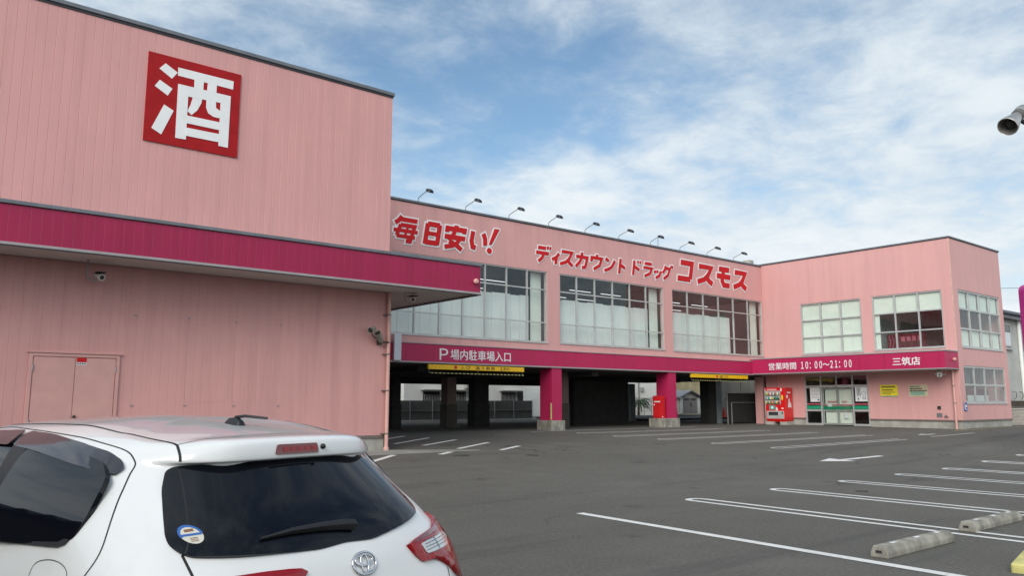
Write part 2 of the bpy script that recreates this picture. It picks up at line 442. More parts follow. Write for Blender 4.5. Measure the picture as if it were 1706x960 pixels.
def gz(x, y):
    """height of the car park: level round the parked cars, rising gently to the shop"""
    sy = min(max((y - 9.5) / 15, 0), 1); sx = min(max((x - 21) / 18.4, 0), 1)
    return .5 * (1 - (1 - sx) * (1 - sy))
def drape(mb, pts, w, dz):
    """a painted strip of width w along the polyline, lying dz above the ground"""
    P = []
    for i in range(len(pts) - 1):
        a, b = Vector(pts[i]), Vector(pts[i + 1]); n = max(1, int((b - a).length / .6))
        P += [a.lerp(b, k / n) for k in range(n)]
    P.append(Vector(pts[-1]))
    vs_ = []
    for i, p in enumerate(P):
        d = (P[min(i + 1, len(P) - 1)] - P[max(i - 1, 0)]).normalized(); nn = Vector((-d.y, d.x)) * w / 2
        for q in (p + nn, p - nn): vs_.append((q.x, q.y, gz(q.x, q.y) + dz))
    mb.add(vs_, [(2 * i, 2 * i + 1, 2 * i + 3, 2 * i + 2) for i in range(len(P) - 1)])
def drape_poly(mb, poly, dz, step=.5):
    """a flat-coloured patch of ground"""
    xs = [p[0] for p in poly]; ys = [p[1] for p in poly]
    pts = [Vector(p) for p in poly]; n = len(pts)
    inner = []
    x = min(xs) + step / 2
    while x < max(xs):
        y = min(ys) + step / 2
        while y < max(ys): inner.append(Vector((x, y))); y += step
        x += step
    r = delaunay_2d_cdt(pts + inner, [(i, (i + 1) % n) for i in range(n)], [list(range(n))], 1, 1e-5)
    mb.add([(v.x, v.y, gz(v.x, v.y) + dz) for v in r[0]], [tuple(f) for f in r[2]])

# flat walls with openings; axis 'Y' faces -Y at y=c, axis 'X' faces -X at x=c
def pt(axis, c, u, z, d=0.0):
    return (u, c + d, z) if axis == 'Y' else (c + d, u, z)
def wall(axis, c, th, u0, u1, z0, z1, holes):
    us = sorted({u0, u1, *[h[0] for h in holes], *[h[1] for h in holes]})
    zs = sorted({z0, z1, *[h[2] for h in holes], *[h[3] for h in holes]})
    def solid(i, j):
        if not (0 <= i < len(us) - 1 and 0 <= j < len(zs) - 1): return False
        cu, cz_ = (us[i] + us[i + 1]) / 2, (zs[j] + zs[j + 1]) / 2
        return not any(h[0] < cu < h[1] and h[2] < cz_ < h[3] for h in holes)
    b = MB()
    for i in range(len(us) - 1):
        for j in range(len(zs) - 1):
            if not solid(i, j): continue
            a, e, g, h = us[i], us[i + 1], zs[j], zs[j + 1]
            for d in (0, th): b.add([pt(axis, c, a, g, d), pt(axis, c, e, g, d), pt(axis, c, e, h, d), pt(axis, c, a, h, d)], [(0, 1, 2, 3)])
            for (di, dj, q) in ((-1, 0, [(a, g), (a, h)]), (1, 0, [(e, g), (e, h)]), (0, -1, [(a, g), (e, g)]), (0, 1, [(a, h), (e, h)])):
                if not solid(i + di, j + dj):
                    (p0, q0), (p1, q1) = q
                    b.add([pt(axis, c, p0, q0, 0), pt(axis, c, p1, q1, 0), pt(axis, c, p1, q1, th), pt(axis, c, p0, q0, th)], [(0, 1, 2, 3)])
    bm = bmesh.new()
    vs_ = [bm.verts.new(p) for p in b.v]
    for f in b.f: bm.faces.new([vs_[i] for i in f])
    bmesh.ops.remove_doubles(bm, verts=bm.verts, dist=1e-4)
    o = MB(); bm.verts.index_update()
    o.add([v.co.copy() for v in bm.verts], [tuple(v.index for v in f.verts) for f in bm.faces]); bm.free()
    return o
def abox(mb, axis, c, u0, u1, z0, z1, d0, d1):
    if axis == 'Y': mb.box(u0, u1, c + d0, c + d1, z0, z1)
    else: mb.box(c + d0, c + d1, u0, u1, z0, z1)
    return mb
def window(axis, c, u0, u1, z0, z1, ucuts, zcuts, parent, fw=.05, recess=.06):
    """aluminium frame (> pane): an outer frame, upright bars at ucuts and cross bars at zcuts"""
    f = MB()
    abox(f, axis, c, u0, u1, z0, z0 + fw, recess - .03, recess + .05)
    abox(f, axis, c, u0, u1, z1 - fw, z1, recess - .03, recess + .05)
    abox(f, axis, c, u0, u0 + fw, z0 + fw, z1 - fw, recess - .03, recess + .05)
    abox(f, axis, c, u1 - fw, u1, z0 + fw, z1 - fw, recess - .03, recess + .05)
    edges = [u0 + fw] + [v for q in ucuts for v in (q - fw * .55, q + fw * .55)] + [u1 - fw]
    for q in ucuts: abox(f, axis, c, q - fw * .55, q + fw * .55, z0 + fw, z1 - fw, recess - .028, recess + .048)
    for q in zcuts:
        for i in range(0, len(edges), 2): abox(f, axis, c, edges[i], edges[i + 1], q - fw * .5, q + fw * .5, recess - .022, recess + .044)
    abox(f, axis, c, u0 - .02, u1 + .02, z0 - .045, z0 - .002, -.035, recess + .03)      # sill
    w = f.build('window', 'alu', parent)
    p = abox(MB(), axis, c, u0 + .01, u1 - .01, z0 + .01, z1 - .01, recess + .012, recess + .018)
    p.build('pane', 'winglass', w)
    return w

def text_mesh(body, weight=0.0, res=3):
    cu = bpy.data.curves.new('text', 'FONT'); cu.body = body; cu.resolution_u = res; cu.offset = weight
    ob = bpy.data.objects.new('text', cu); COL.objects.link(ob)
    dg = bpy.context.evaluated_depsgraph_get(); dg.update()
    me = bpy.data.meshes.new_from_object(ob.evaluated_get(dg))
    vs_ = [v.co.copy() for v in me.vertices]; fs = [tuple(p.vertices) for p in me.polygons]
    bpy.data.objects.remove(ob); bpy.data.curves.remove(cu); bpy.data.meshes.remove(me)
    return vs_, fs
def text_on(mb, body, axis, c, ua, ub, z0, z1, weight=0.0, th=.012):
    """lettering that fills the box from ua (left end as read) to ub, standing th proud of the plane c"""
    vs_, fs = text_mesh(body, weight)
    xs = [v.x for v in vs_]; ys = [v.y for v in vs_]
    x0, x1, y0, y1 = min(xs), max(xs), min(ys), max(ys)
    def m(v, d): return pt(axis, c, ua + (ub - ua) * (v.x - x0) / (x1 - x0), z0 + (z1 - z0) * (v.y - y0) / max(1e-6, y1 - y0), -d)
    n = len(vs_)
    edges = {}
    for f in fs:
        for i in range(len(f)):
            e = (f[i], f[(i + 1) % len(f)]); edges[e] = 1
    rim = [e for e in edges if (e[1], e[0]) not in edges]
    mb.add([m(v, th) for v in vs_] + [m(v, 0) for v in vs_], fs + [(a, a + n, b + n, b) for a, b in rim])
    return mb

# thick brush-like lettering built from strokes (cells run 0..100, y up)
def offset_line(pts, hw, ext):
    """outline of a polyline of half-width hw with mitred corners and square ends pushed out by ext"""
    P = [Vector(p) for p in pts]
    d0 = (P[1] - P[0]).normalized(); d1 = (P[-1] - P[-2]).normalized()
    P[0] = P[0] - d0 * ext; P[-1] = P[-1] + d1 * ext
    L, Rr = [], []
    for i, p in enumerate(P):
        if i == 0: n = Vector((-d0.y, d0.x)); k = 1
        elif i == len(P) - 1: n = Vector((-d1.y, d1.x)); k = 1
        else:
            a = (P[i] - P[i - 1]).normalized(); b = (P[i + 1] - P[i]).normalized()
            na, nb = Vector((-a.y, a.x)), Vector((-b.y, b.x)); n = (na + nb).normalized(); k = min(1.6, 1 / max(.35, n.dot(na)))
        L.append(p + n * hw * k); Rr.append(p - n * hw * k)
    return L, Rr
def smooth_line(pts, n=5):
    if len(pts) < 3: return pts
    P = [Vector(p) for p in pts]; out = []
    for i in range(len(P) - 1):
        p0, p1, p2, p3 = P[max(i - 1, 0)], P[i], P[i + 1], P[min(i + 2, len(P) - 1)]
        for k in range(n):
            t = k / n
            out.append(.5 * ((2 * p1) + (p2 - p0) * t + (2 * p0 - 5 * p1 + 4 * p2 - p3) * t * t + (3 * p1 - p0 - 3 * p2 + p3) * t ** 3))
    out.append(P[-1]); return [tuple(p) for p in out]
def strokes_on(mb, strokes, axis, c, u, z, w, h, hw, grow, depth, shear=.16):
    """strokes: (weight factor, curved?, points); grow widens every stroke (for the white surround); depth: how far it stands off"""
    k = 0
    for wt, curved, pts in strokes:
        q = [(p[0] / 100 * w, p[1] / 100 * h) for p in pts]
        if curved: q = smooth_line(q)
        L, Rr = offset_line(q, hw * wt + grow, grow)
        d = depth + k * .0012; k += 1
        def m(p, dd): return pt(axis, c, u + p[0] + shear * p[1], z + p[1], -dd)
        n = len(L)
        vs_ = [m(p, d) for p in L] + [m(p, d) for p in Rr] + [m(p, 0) for p in L] + [m(p, 0) for p in Rr]
        fs = []
        for i in range(n - 1):
            fs += [(i, i + 1, n + i + 1, n + i), (i, 2 * n + i, 2 * n + i + 1, i + 1), (n + i, n + i + 1, 3 * n + i + 1, 3 * n + i)]
        fs += [(0, n, 3 * n, 2 * n), (n - 1, 3 * n - 1, 4 * n - 1, 2 * n - 1)]
        mb.add(vs_, fs)
# ------------------------------------------------------------------ ground
def grid_coords(lo, hi, near0, near1, step, extra):
    c = set(extra); v = near0
    while v <= near1 + 1e-6: c.add(round(v, 3)); v += step
    v, s = near0, step
    while v > lo: s *= 1.5; v -= s; c.add(max(v, lo))
    v, s = near1, step
    while v < hi: s *= 1.5; v += s; c.add(min(v, hi))
    return sorted(c)
gxs = grid_coords(-1500, 1500, -12, 60, 1.5, (21, 39.4)); gys = grid_coords(-1500, 1500, -12, 48, 1.5, (9.5, 24.5))
g = MB()
g.add([(x, y, gz(x, y)) for y in gys for x in gxs],
      [(j * len(gxs) + i, j * len(gxs) + i + 1, (j + 1) * len(gxs) + i + 1, (j + 1) * len(gxs) + i) for j in range(len(gys) - 1) for i in range(len(gxs) - 1)])
tag(g.build('car_park_ground', 'asphalt', smooth='all'), kind='structure')

ap = MB(); drape_poly(ap, [(11.5, 19.37), (13.75, 18.38), (13.7, 18.12), (-6, 18.12), (-6, 19.37)], .006)
tag(ap.build('pavement_strip', 'apron'), kind='structure')

mk = MB()
bays = [11.09, 13.58, 16.06, 18.55, 21.02, 23.45, 25.9, 28.4]
drape(mk, [(8.42, 8.72), (8.16, 3.3)], .15, .006)
for x in bays:                                        # double lines with a rounded head
    arc = [(x + .17 * math.cos(a), 8.62 + .17 * math.sin(a)) for a in [math.pi * k / 8 for k in range(9)]]
    xe = x - .2
    drape(mk, [(xe + .17, 3.55)] + arc + [(xe - .17, 3.5)], .11, .006)
far = MB()
for a, b in (((22.0, 22.62), (30.2, 22.05)), ((22.05, 20.72), (30.6, 20.0)), ((22.35, 18.85), (30.7, 17.85)), ((22.5, 16.65), (30.8, 15.6)), ((22.7, 14.5), (29.5, 13.7))):
    va, vb = Vector(a), Vector(b); n = Vector((-(vb - va).y, (vb - va).x)).normalized() * .17
    t = (vb - va).normalized()
    arc = [tuple(va + n * math.cos(q) - t * .17 * math.sin(q)) for q in [math.pi * k / 6 for k in range(7)]]
    drape(far, [tuple(vb + n)] + arc + [tuple(vb - n)], .10, .006)
drape(far, [(20.6, 24.05), (30.9, 24.0)], .10, .006)
drape(far, [(31.5, 13.57), (34.95, 13.35)], .12, .006)
for a, b in (((12.6, 22.2), (14.65, 23.75)), ((12.64, 21.03), (14.98, 22.72)), ((13.1, 20.17), (15.36, 21.68)), ((13.42, 18.83), (15.63, 20.3)), ((14.26, 17.94), (15.7, 18.85))):
    drape(mk, [a, b], .15, .011)
drape(mk, [(11.95, 17.58), (12.62, 18.04)], .17, .011); drape(mk, [(9.3, 16.6), (10.78, 17.95)], .16, .011)
def arrow(mb, o, d, ln, s=1.0):
    o = Vector(o); d = Vector(d).normalized(); n = Vector((-d.y, d.x)); e = o + d * ln
    drape(mb, [tuple(o), tuple(e - d * .8 * s)], .16 * s, .006)
    drape_poly(mb, [tuple(e), tuple(e - d * .95 * s + n * .38 * s), tuple(e - d * .95 * s - n * .38 * s)], .007, .4)
arrow(mk, (22.9, 11.28), (-1, .09), 2.9, 1.1); arrow(far, (33.4, 14.2), (-1, .1), 1.3, .8)
tag(mk.build('painted_lines', 'line', fixn=False), kind='structure')
tag(far.build('painted_lines', 'lineworn', fixn=False), kind='structure')
yl = MB(); drape(yl, [(37.3, 14.25), (37.3, 14.5), (35.9, 14.5)], .10, .006); drape(yl, [(37.3, 14.35), (46, 14.0)], .10, .008)
tag(yl.build('yellow_edge_line', 'lineyellow', fixn=False), kind='structure')

def cover(x, y, r, label):
    ring = [(x + r * math.cos(k * math.pi / 12), y + r * math.sin(k * math.pi / 12)) for k in range(24)]
    z = gz(x, y)
    t = thing('manhole_cover', (x, y, z), label, 'manhole cover', 'iron covers in the asphalt')
    MB().lathe([(-.03, r), (.006, r), (.009, r * .93), (.009, r * .86), (.005, r * .84), (.005, 0.001)], (x, y, z), (0, 0, 1), 28).build('cover_plate', 'iron', t, smooth=True)
cover(12.35, 17.2, .22, 'round dark iron cover beside the short dash of the painted stripes')
cover(14.1, 16.4, .18, 'round dark iron cover in the asphalt farthest from the hatched stripes')
cover(14.5, 7.55, .12, 'round dark stain built as a cover plate between the double bay lines')  # a stain in the asphalt, built as a small cover plate

# ------------------------------------------------------------------ shop building
XL, YL, YM, XR, YS = 11.36, 19.4, 24.5, 37.57, 14.79
XE, YB = 43.3, 38.0
BLD = thing('shop_building', (24, 24.5, .5), 'long pink shop building with magenta bands, two storeys over an open parking deck', 'shop building')

# left wing: ribbed cladding with real seams
def ribbed(x0, x1, y, z0, z1, pitch, wd, dp):
    b = MB(); x = x0; xs = []
    while x < x1 - 1e-6:
        xn = min(x + pitch, x1)
        xs += [(x, 0), (xn - wd, 0), (xn - wd * .6, dp), (xn - wd * .4, dp)] if xn - x > wd * 2 else [(x, 0)]
        x = xn
    xs.append((x1, 0)); vs_ = []
    for xx, d in xs: vs_ += [(xx, y + d, z0), (xx, y + d, z1)]
    b.add(vs_, [(2 * i, 2 * i + 2, 2 * i + 3, 2 * i + 1) for i in range(len(xs) - 1)])
    return b
ribbed(-6, XL, YL, 5.58, 10.44, .19, .016, .006).build('upper_wall', 'pink_ribbed', BLD, fixn=False)
ribbed(-6, XL, YL, .74, 4.68, .19, .016, .005).build('lower_wall', 'pink_low', BLD, fixn=False)
b = MB(); b.box(-6, XL - .002, YL + .02, 40, .74, 10.44); b.build('wing_core', 'pink_flat', BLD)
b = MB(); b.box(-6.05, XL + .05, YL - .05, 40.05, 10.50, 10.60); b.build('coping', 'cap', BLD, bevel=.01)
b = MB(); b.box(-6.02, XL + .015, YL - .02, 40.0, 10.44, 10.497); b.build('shadow_gap', 'capdark', BLD)
b = MB(); b.box(-6, XL - .03, YL + .03, 40, -.2, .66); b.build('plinth', 'concrete', BLD)
b = MB(); b.box(-6, XL + .01, YL - .012, YL + .2, .664, .738); b.build('flashing', 'flash', BLD)
jn = MB()
for x in (10.35, 8.2, 6.0): jn.box(x, x + .018, YL + .026, YL + .04, .1, .655)
jn.split('plinth_joint', 'capdark', BLD)
# canopy of the left wing
CX, CY = 13.47, YL - 1.5
cn = ribbed(-6, CX, CY, 4.72, 5.46, .19, .012, .003).build('canopy', 'magenta', BLD, fixn=False)
b = MB(); b.box(-6, CX - .002, CY + .012, YL - .012, 4.72, 5.46); b.box(XL + .02, CX - .002, YL - .008, 24.0, 4.72, 5.46); b.split('canopy_core', 'magenta_flat', cn)
b = MB(); b.box(-6, CX + .04, CY - .04, YL - .02, 5.47, 5.55); b.box(XL + .02, CX + .04, YL - .017, 24.0, 5.47, 5.55); b.split('canopy_cap', 'cap', cn, bevel=.01)
b = MB(); b.box(-6, CX + .015, CY - .02, CY + .05, 4.665, 4.717); b.box(CX - .05, CX + .015, CY + .053, 24.0, 4.665, 4.717); b.split('canopy_trim', 'trim', cn)
b = MB(); b.box(-6, CX - .055, CY + .055, YL - .004, 4.70, 4.717); b.box(XL + .004, CX - .055, YL, 24.0, 4.70, 4.717); b.split('soffit', 'soffit', cn)
b = MB(); b.box(-6, CX + .02, CY - .025, CY + .02, 4.640, 4.662); b.box(CX - .02, CX + .02, CY + .022, 24.0, 4.640, 4.662); b.split('drip_edge', 'capdark', cn)
MB().lathe([(0, .045), (.05, .075), (.10, .075), (.13, .05), (.135, .001)], (13.27, CY, 5.02), (0, -1, 0), 16).build('outlet', 'pink_pipe', cn, smooth=True)

# double service door
DR = MB()
DR.box(2.74, 2.81, YL - .045, YL + .01, .35, 2.67); DR.box(4.43, 4.50, YL - .045, YL + .01, .35, 2.67); DR.box(2.81, 4.43, YL - .045, YL + .01, 2.60, 2.67)
DR.box(2.70, 4.54, YL - .07, YL + .01, 2.672, 2.70)
DR = DR.build('service_door', 'pink_door', BLD, bevel=.004)
for a, e in ((2.822, 3.612), (3.622, 4.418)): box('door_leaf', 'pink_door', DR, a, e, YL - .03, YL + .005, .36, 2.588, bevel=.004)
for x in (2.815, 4.425):
    for z in (2.35, 1.2): MB().tube([(x, YL - .045, z - .07), (x, YL - .045, z + .07)], .016, 8).build('hinge', 'trim', DR)
MB().lathe([(0, .02), (.04, .02), (.045, .035), (.075, .03), (.08, .001)], (3.66, YL - .03, 1.32), (0, -1, 0), 14).build('knob', 'iron', DR, smooth=True)

# downpipe at the corner of the left wing
dp = MB(); dp.tube([(XL - .02, YL - .10, .33), (XL - .02, YL - .10, 4.69)], .052, 12); dp.lathe([(0, .075), (.07, .075), (.09, .055), (.12, .055)], (XL - .02, YL - .10, .33), (0, 0, 1), 12)
dp = dp.build('downpipe', 'pink_pipe', BLD, smooth=True)
cl = MB()
for z in (4.05, 2.95, 1.95, .78): cl.lathe([(-.018, .062), (.018, .062)], (XL - .02, YL - .10, z), (0, 0, 1), 12); cl.box(XL - .16, XL - .07, YL - .115, YL - .005, z - .015, z + .015)
cl.split('pipe_clamp', 'flash', dp)

# middle block over the parking deck
W1, W2, W3 = (14.45, 21.95, 4.08, 7.05), (22.65, 29.36, 4.10, 7.05), (30.0, 37.50, 4.08, 7.05)
wall('Y', YM, .22, XL + .01, XR - .002, 3.06, 8.93, [W1, W2, W3]).build('front_wall', 'pink_flat', BLD, fixn=True)
box('coping', 'cap', BLD, XL + .06, XR - .06, YM - .05, YB, 8.96, 9.04, bevel=.01)
box('shadow_gap', 'capdark', BLD, XL + .01, XR - .06, YM - .015, YB - .05, 8.932, 8.958)
fb = MB(); fb.box(XL + .01, 36.17, YM - .16, YM - .002, 3.10, 3.735)
fb = fb.build('fascia_band', 'magenta_flat', BLD)
b = MB(); b.box(XL + .01, 36.17, YM - .19, YM - .002, 3.738, 3.765); b.box(XL + .01, 36.168, YM - .175, YM + .24, 3.045, 3.098); b.split('fascia_trim', 'trim', fb)
u1 = [15.47, 16.57, 17.63, 18.71, 19.79, 20.87]; u2 = [23.68, 24.78, 25.91, 27.04, 28.15]; u3 = [31.2, 32.45, 33.7, 34.96, 36.23]
for (a, e, g0, h), us in ((W1, u1), (W2, u2), (W3, u3)):
    w = window('Y', YM, a, e, g0, h, us, [4.9, 6.28], BLD)
    bd = MB(); n = len(us) * 2 + 2; x = a + .04; st = (e - a - .72) / n
    for i in range(n):
        if w.name.endswith('.002') and i >= n - 3: break
        bd.box(x, x + st - .012, YM + .42, YM + .44, g0 - .1, 6.02 if i % 3 else 5.99); x += st
    bd.split('backing_board', 'board', w)
    box('curtain', 'blind', w, e - .62, e - .05, YM + .36, YM + .39, g0 - .1, h - .02)
# rooms behind the middle windows
b = MB()
b.box(14.2, 37.4, YM + .225, 36, 3.60, 3.70); b.box(14.2, 37.4, YM + .225, 36, 7.10, 7.2); b.box(14.2, 37.4, 36, 36.1, 3.7, 7.1)
b.box(14.1, 14.2, YM + .225, 36, 3.6, 7.2); b.box(22.2, 22.3, YM + .225, 32, 3.7, 7.1); b.box(29.6, 29.7, YM + .225, 32, 3.7, 7.1)
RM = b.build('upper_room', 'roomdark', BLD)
tl = MB()
for x0 in (15.5, 18.4, 21.0, 23.6, 26.3, 28.4, 30.6, 33.0, 35.4):
    for y in (27.0, 29.2): tl.box(x0 - .7 + (y - 27) * .2, x0 + .7 + (y - 27) * .2, y, y + .03, 6.88, 6.90)
tl.split('tube_light', 'tube', RM)
box('roof_vent', 'concrete', BLD, 36.9, 37.3, 24.75, 25.2, 9.045, 9.32, bevel=.02)
box('roof_vent', 'trim', BLD, 35.6, 36.6, 26.0, 27.2, 9.045, 9.26, bevel=.02)
MB().tube([(29.9, 25.2, 9.0), (29.9, 25.2, 9.75)], .02, 6).build('mast', 'steel', BLD)
# pillars of the deck
for x0, x1 in ((22.05, 22.60), (29.42, 29.96)):
    p = box('pillar', 'magenta_flat', BLD, x0, x1, YM - .12, YM + .62, .9, 3.043)
    box('pillar_base', 'concrete_old', p, x0 - (.5 if x0 > 25 else .10), x1 + .10, YM - .22, YM + .72, .3, .897, bevel=.03)
p = box('pillar', 'magenta_flat', BLD, 13.55, 14.05, YM - .12, YM + .5, .9, 3.043); box('pillar_base', 'concrete_old', p, 13.45, 14.15, YM - .22, YM + .6, .3, .897, bevel=.03)
box('corner_guard', 'kerbyellow', BLD, 21.99, 22.03, YM - .13, YM - .09, .92, 1.6)
# white duct on the fascia
box('white_duct', 'offwhite', BLD, 14.46, 14.75, YM - .30, YM - .195, 3.10, 4.03, bevel=.01)
# deck: ceiling, columns, cores
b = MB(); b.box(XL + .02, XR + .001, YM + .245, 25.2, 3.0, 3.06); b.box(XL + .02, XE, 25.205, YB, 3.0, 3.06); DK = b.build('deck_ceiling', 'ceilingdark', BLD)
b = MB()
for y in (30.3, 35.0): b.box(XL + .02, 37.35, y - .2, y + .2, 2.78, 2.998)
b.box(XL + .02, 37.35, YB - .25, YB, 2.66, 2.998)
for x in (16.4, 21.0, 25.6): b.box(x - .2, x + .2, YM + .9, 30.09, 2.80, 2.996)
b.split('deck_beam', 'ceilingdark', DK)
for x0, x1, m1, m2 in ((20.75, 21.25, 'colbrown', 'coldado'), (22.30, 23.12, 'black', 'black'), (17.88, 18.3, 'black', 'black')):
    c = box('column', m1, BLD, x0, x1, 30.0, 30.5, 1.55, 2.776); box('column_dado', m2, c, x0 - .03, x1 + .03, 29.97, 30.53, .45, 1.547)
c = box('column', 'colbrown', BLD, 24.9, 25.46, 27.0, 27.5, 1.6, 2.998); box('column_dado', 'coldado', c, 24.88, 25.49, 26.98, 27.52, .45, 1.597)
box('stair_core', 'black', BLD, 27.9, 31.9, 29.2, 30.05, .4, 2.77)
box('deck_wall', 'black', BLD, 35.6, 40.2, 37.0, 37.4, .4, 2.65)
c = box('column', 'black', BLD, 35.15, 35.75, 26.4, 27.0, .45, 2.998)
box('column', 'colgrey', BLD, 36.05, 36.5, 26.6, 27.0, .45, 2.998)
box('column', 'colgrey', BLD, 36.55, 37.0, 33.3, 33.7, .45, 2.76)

# right wing
WL, WR = (19.05, 22.28, 4.08, 6.68), (15.27, 18.50, 4.10, 6.70)
DO = (18.93, 22.28, .3, 2.99)
wall('X', XR, .2, YS + .002, YM - .002, .86, 9.0, [WL, WR, (DO[0], DO[1], .86, DO[3])]).build('side_wall', 'pink_flat', BLD)
WU, WD = (38.14, 42.92, 4.10, 6.72), (38.1, 42.86, 1.60, 3.27)
wall('Y', YS, .2, XR + .002, XE, .86, 9.0, [WU, WD]).build('end_wall', 'pink_flat', BLD)
b = MB(); b.box(XR + .2, XE, YS + .25, YB, 8.9, 8.995); b.box(XE - .2, XE, YS + .21, 25.2, .3, 3.06); b.box(XE - .2, XE, YS + .21, YB, 3.065, 8.89); b.box(XR + .205, XE - .205, 25.0, 25.2, .3, 3.055); b.box(XR + .002, XR + .2, YM + .225, 25.2, .3, 3.055); b.split('rear_wall', 'pink_flat', BLD)
b = MB(); b.box(XR - .05, XE + .05, YS - .05, YB, 9.03, 9.10); b.build('coping', 'cap', BLD, bevel=.01)
box('shadow_gap', 'capdark', BLD, XR - .012, XE + .012, YS - .012, YB - .05, 9.002, 9.028)
b = MB(); b.box(XR + .03, XR + .2, YS + .03, DO[0] - .002, -.1, .79); b.box(XR + .03, XR + .2, DO[1] + .002, YM + .2, -.1, .79); b.box(XR + .205, XE - .03, YS + .03, YS + .2, -.1, .79)
b.split('plinth', 'concrete', BLD)
b = MB(); b.box(XR - .012, XR + .2, YS - .012, DO[0] - .004, .793, .857); b.box(XR - .012, XR + .2, DO[1] + .004, YM, .793, .857); b.box(XR + .202, XE + .012, YS - .012, YS + .2, .793, .857)
b.split('flashing', 'flash', BLD)
b = MB(); b.box(XR - .008, XR + .028, YS - .008, YS + .26, .862, 9.0)
box('corner_trim', 'pink_pipe', BLD, XR - .015, XR + .05, YS - .015, YS + .05, .862, 8.998)
wl = window('X', XR, *WL, [20.13, 21.2], [4.93, 5.80], BLD, fw=.06)
wr = window('X', XR, *WR, [16.35, 17.43], [4.93, 5.82], BLD, fw=.06)
wu = window('Y', YS, *WU, [39.33, 40.53, 41.72], [4.95, 5.85], BLD, fw=.08)
wd = window('Y', YS, *WD, [39.29, 40.48, 41.67], [2.42], BLD, fw=.09)
bl = MB()
for y0, y1 in ((19.1, 20.10), (20.16, 21.17), (21.23, 22.24)): bl.box(XR + .13, XR + .14, y0, y1, 4.12, 6.64)
bl.split('blind', 'blind', wl)
bl = MB()
for y0, y1 in ((15.32, 16.32), (16.38, 17.40), (17.46, 18.46)): bl.box(XR + .13, XR + .14, y0, y1, 5.80, 6.66)
bl.box(XR + .13, XR + .14, 18.22, 18.46, 4.12, 5.78)
bl.split('blind', 'blind', wr)
bl = MB()
for x0, x1 in ((38.24, 39.26), (39.4, 40.46), (40.6, 41.65), (41.8, 42.8)): bl.box(x0, x1, YS + .14, YS + .15, 5.85, 6.66); bl.box(x0, x1, YS + .14, YS + .15, 4.15, 4.9)
bl.split('blind', 'blind', wu)
b = MB(); b.box(XR + .21, XE - .21, YS + .21, 24, 3.6, 3.7); b.box(XR + .21, XE - .21, YS + .21, 24, 7.1, 7.2); b.box(XR + .21, XE - .21, 24, 24.1, .4, 7.2)
b.box(XR + .21, XE - .21, YS + .21, 24, .3, .4); b.box(XR + .21, XE - .21, 18.72, 18.8, 3.71, 7.09)
b.build('stair_room', 'room', BLD)
# banner that shows behind the lower panes of the right window
bn = box('poster', 'bannerred', wr, XR + .5, XR + .52, 16.3, 18.1, 4.15, 4.85)
t = MB()
for y in (16.5, 16.75, 17.0, 17.25): t.box(XR + .485, XR + .497, y, y + .17, 4.5, 4.72)
for k in range(3): strokes_on(t, [(1, False, [(0, 100), (60, 50), (0, 0)])], 'X', XR + .49, 18.0 - k * .16, 4.22, -.12, .55, .018, 0, .006, 0)
t.build('poster_marks', 'pinkband', bn)
b = MB(); b.box(38.15, 40.3, YS + .8, YS + .84, 1.5, 2.2); b.box(40.4, 42.8, YS + .8, YS + .84, 2.0, 2.25); b.split('window_display', 'bannerred', wd)
b = MB(); b.box(40.4, 42.8, YS + .8, YS + .84, 1.62, 1.97); b.split('window_display', 'board', wd)
b = MB()
for x in (38.3, 39.5, 41.2): b.box(x, x + .5, YS + .5, YS + .54, 2.4, 3.25)
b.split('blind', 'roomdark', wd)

# canopy of the right wing
KX = XR - 1.4
kc = MB(); kc.box(KX, XR - .003, YS - .02, YM - .165, 3.12, 3.84); kc.box(KX, XR - .003, YM - .165, YM - .003, 3.12, 3.84)
kc = MB().box(KX, XR - .003, YS - .02, YM - .004, 3.12, 3.84).build('canopy', 'magenta_flat', BLD)
b = MB(); b.box(KX - .03, XR - .003, YS - .05, YM - .02, 3.843, 3.90); b.build('canopy_cap', 'trim', kc, bevel=.008)
b = MB(); b.box(KX - .02, XR - .003, YS - .04, YM - .02, 3.075, 3.117); b.build('canopy_trim', 'trim', kc)
b = MB(); b.box(KX + .06, XR - .004, YS + .04, YM - .1, 3.060, 3.073); b.build('soffit', 'soffit', kc)
MB().lathe([(0, .045), (.05, .075), (.10, .075), (.13, .05), (.135, .001)], (37.0, YS - .02, 3.5), (0, -1, 0), 16).build('outlet', 'pink_pipe', kc, smooth=True)
dp = MB(); dp.tube([(XR - .10, 15.02, .44), (XR - .10, 15.02, 3.06)], .05, 12); dp = dp.build('downpipe', 'pink_pipe', BLD, smooth=True)
cl = MB()
for z in (2.35, 1.6): cl.lathe([(-.018, .06), (.018, .06)], (XR - .10, 15.02, z), (0, 0, 1), 12)
cl.split('pipe_clamp', 'flash', dp)
dp = MB(); dp.tube([(XR - .06, 23.72, 2.3), (XR - .06, 23.72, 3.06)], .04, 10); dp.build('downpipe', 'pink_pipe', BLD, smooth=True)
b = MB(); b.box(XR - .03, XR - .001, 15.66, 15.80, 1.32, 1.47); b.build('wall_socket', 'ink', BLD)
b = MB(); b.box(XR - .02, XR - .001, 15.62, 15.86, .97, 1.16); b.build('wall_vent', 'steel', BLD)
b = MB(); b.prism([(XR - .002, 15.36, .99), (XR - .002, 15.54, .99), (XR - .002, 15.45, 1.09)], (-.08, 0, 0)); b.build('pipe_hood', 'steel', BLD)

